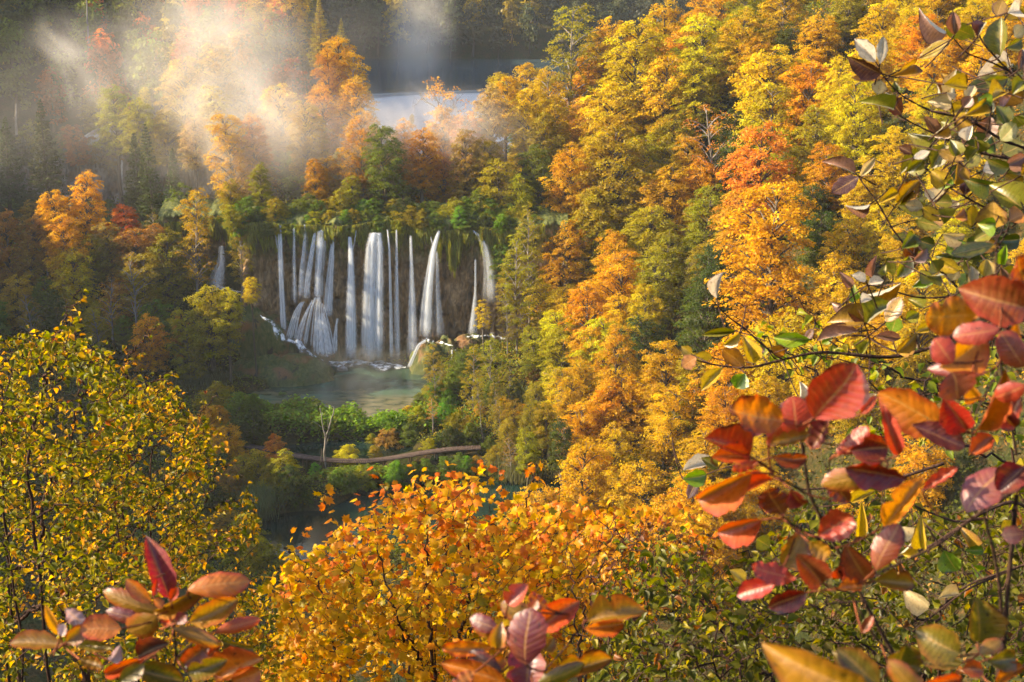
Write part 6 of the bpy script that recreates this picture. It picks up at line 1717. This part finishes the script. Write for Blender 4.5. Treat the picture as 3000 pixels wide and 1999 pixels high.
for z in PLACE:
    ts = [t for t in TREES if t['zone'] == z]
    if not ts: continue
    for t in ts: t['o']['group'] = PLACE[z][1]
    if z == 'near': continue
    ts.sort(key=lambda t: t['v'])
    nt_ = {'slope': 6, 'shore': 4, 'shoulder': 3, 'valley': 3, 'thicket': 5}.get(z, 1)
    per = math.ceil(len(ts) / nt_)
    for k in range(nt_):
        row = sorted(ts[k * per:(k + 1) * per], key=lambda t: t['u'])
        nm = '' if nt_ == 1 else (TIERS[k] if k < nt_ - 1 else 'lowest') + ' '
        for i_, t in enumerate(row):
            t['o']['label'] = f"{WORD[t['colour']]} {KW[t['kind']]}, {ORD[i_]} in the {nm}{PLACE[z][0]}".replace('slender long-stemmed', 'slender')

# ------------------------------------------------------------------ drifting mist and hazy air
def mist_mat(name, dens, nscale, lo, hi, col=(1.0, 0.955, 0.90), seed=0.0):
    m, nt, out = new_mat(name); g = N(nt)
    o = g.coord('Object')
    ln = g.node("ShaderNodeVectorMath", operation='LENGTH'); g.put(ln.inputs[0], o)
    fall = g.smooth(ln.outputs['Value'], 1.0, 0.15)
    add = g.node("ShaderNodeVectorMath", operation='ADD'); g.put(add.inputs[0], g.mapping(g.pos(), (1, 1, 0.75))); add.inputs[1].default_value = (seed, seed * 2, 0)
    n = g.noise(add.outputs[0], nscale, 5.0, 0.6, 1.2)
    d = g.math('MULTIPLY', g.math('MULTIPLY', g.smooth(n, lo, hi), fall), dens)
    v = g.node("ShaderNodeVolumePrincipled")
    v.inputs['Color'].default_value = (*col, 1)
    v.inputs['Anisotropy'].default_value = 0.15
    g.put(v.inputs['Density'], d)
    nt.links.new(v.outputs[0], out.inputs['Volume'])
    try:
        m.cycles.volume_sampling = 'MULTIPLE_IMPORTANCE'
    except Exception:
        pass
    return m
def ellipsoid_mesh():
    nu, nv = 16, 10
    V = [(0, 0, -1)]
    for a in range(1, nv):
        ph = -math.pi / 2 + math.pi * a / nv
        for b in range(nu):
            th = 2 * math.pi * b / nu
            V.append((math.cos(th) * math.cos(ph), math.sin(th) * math.cos(ph), math.sin(ph)))
    V.append((0, 0, 1))
    Q = [[1 + a * nu + b, 1 + a * nu + (b + 1) % nu, 1 + (a + 1) * nu + (b + 1) % nu, 1 + (a + 1) * nu + b] for a in range(nv - 2) for b in range(nu)]
    T = [[0, 1 + (b + 1) % nu, 1 + b] for b in range(nu)] + [[len(V) - 1, len(V) - 1 - nu + b, len(V) - 1 - nu + (b + 1) % nu] for b in range(nu)]
    return np.array(V), [np.array(Q), np.array(T)]
EV, EF = ellipsoid_mesh()
def mist(cx_, cy_, rx, ry, d, depth, dens, nscale, lo, hi, label, seed=0.0, tilt=0.0):
    p = at(*S('v', cx_, cy_), d)
    k = d / CP / FS / 0.78433
    me = mesh_from("mist", EV, EF, True, [mist_mat("mist", dens, nscale, lo, hi, seed=seed)])
    o = link("mist", me, kind="stuff", loc=tuple(p))
    o.scale = (rx * k, depth, ry * k)
    o.rotation_euler = (0, tilt, 0)
    o["label"] = label
mist(480, 110, 270, 230, 236, 18, 0.075, 0.07, 0.34, 0.80, "bright column of mist rising behind the falls", 3.0, -0.25)
mist(220, 150, 190, 150, 232, 10, 0.08, 0.085, 0.40, 0.76, "wisp of mist drifting before the shaded hill", 9.0, 0.5)
mist(620, 320, 360, 220, 212, 11, 0.11, 0.08, 0.34, 0.72, "mist spreading over the trees above the falls", 15.0, 0.1)
mist(1000, 320, 260, 150, 209, 6, 0.13, 0.08, 0.34, 0.72, "thin glowing mist among the lakeside trees", 21.0, 0.1)
mist(965, 90, 100, 200, 330, 20, 0.032, 0.05, 0.30, 0.75, "pale plume of mist standing over the lake", 27.0, 0.05)
mist(800, 880, 280, 100, 185, 10, 0.03, 0.12, 0.36, 0.72, "faint spray drifting above the pool", 33.0)

mist(170, 280, 420, 280, 216, 26, 0.009, 0.05, 0.25, 0.70, "thin veil of mist over the shaded hillside", 41.0)
mist(700, 140, 420, 200, 250, 14, 0.007, 0.06, 0.28, 0.72, "thin veil of mist in front of the lake", 45.0)
mist(790, 825, 230, 42, 195.6, 2.6, 0.14, 0.16, 0.30, 0.72, "white spray at the foot of the waterfalls", 51.0)
m, nt, out = new_mat("lake_mist"); g = N(nt)
sep = g.node("ShaderNodeSeparateXYZ"); g.put(sep.inputs[0], g.coord('Object'))
top_ = g.smooth(sep.outputs[2], 1.0, -0.6)
n_ = g.noise(g.mapping(g.pos(), (1, 0.5, 1)), 0.05, 3.0)
v = g.node("ShaderNodeVolumePrincipled")
v.inputs['Color'].default_value = (1.0, 1.0, 1.0, 1)
g.put(v.inputs['Density'], g.math('MULTIPLY', g.math('MULTIPLY', top_, g.math('MULTIPLY_ADD', n_, 0.8, 0.4)), 0.5))
nt.links.new(v.outputs[0], out.inputs['Volume'])
LM = mesh_from("mist", EV, EF, True, [m])
o = link("mist", LM, kind="stuff", loc=(-8, 318, 21.2))
o.scale = (46, 56, 1.5)
o["label"] = "low white sheet of mist lying on the near half of the lake"

def box_mesh(x0, x1, y0, y1, z0, z1):
    V = np.array([(x, y, z) for z in (z0, z1) for y in (y0, y1) for x in (x0, x1)], float)
    return V, np.array([[0, 2, 3, 1], [4, 5, 7, 6], [0, 1, 5, 4], [2, 6, 7, 3], [0, 4, 6, 2], [1, 3, 7, 5]])
m, nt, out = new_mat("hazy_air"); g = N(nt)
v = g.node("ShaderNodeVolumePrincipled")
v.inputs['Color'].default_value = (0.86, 0.93, 1.0, 1)
v.inputs['Density'].default_value = 0.00011
v.inputs['Anisotropy'].default_value = 0.2
nt.links.new(v.outputs[0], out.inputs['Volume'])
V, q = box_mesh(-905, 905, -125, 905, -6, 118)
o = link("haze", mesh_from("haze", V, q, False, [m]), kind="stuff")
o["label"] = "thin blue autumn haze filling the valley air"
print("objects", len(bpy.data.objects))
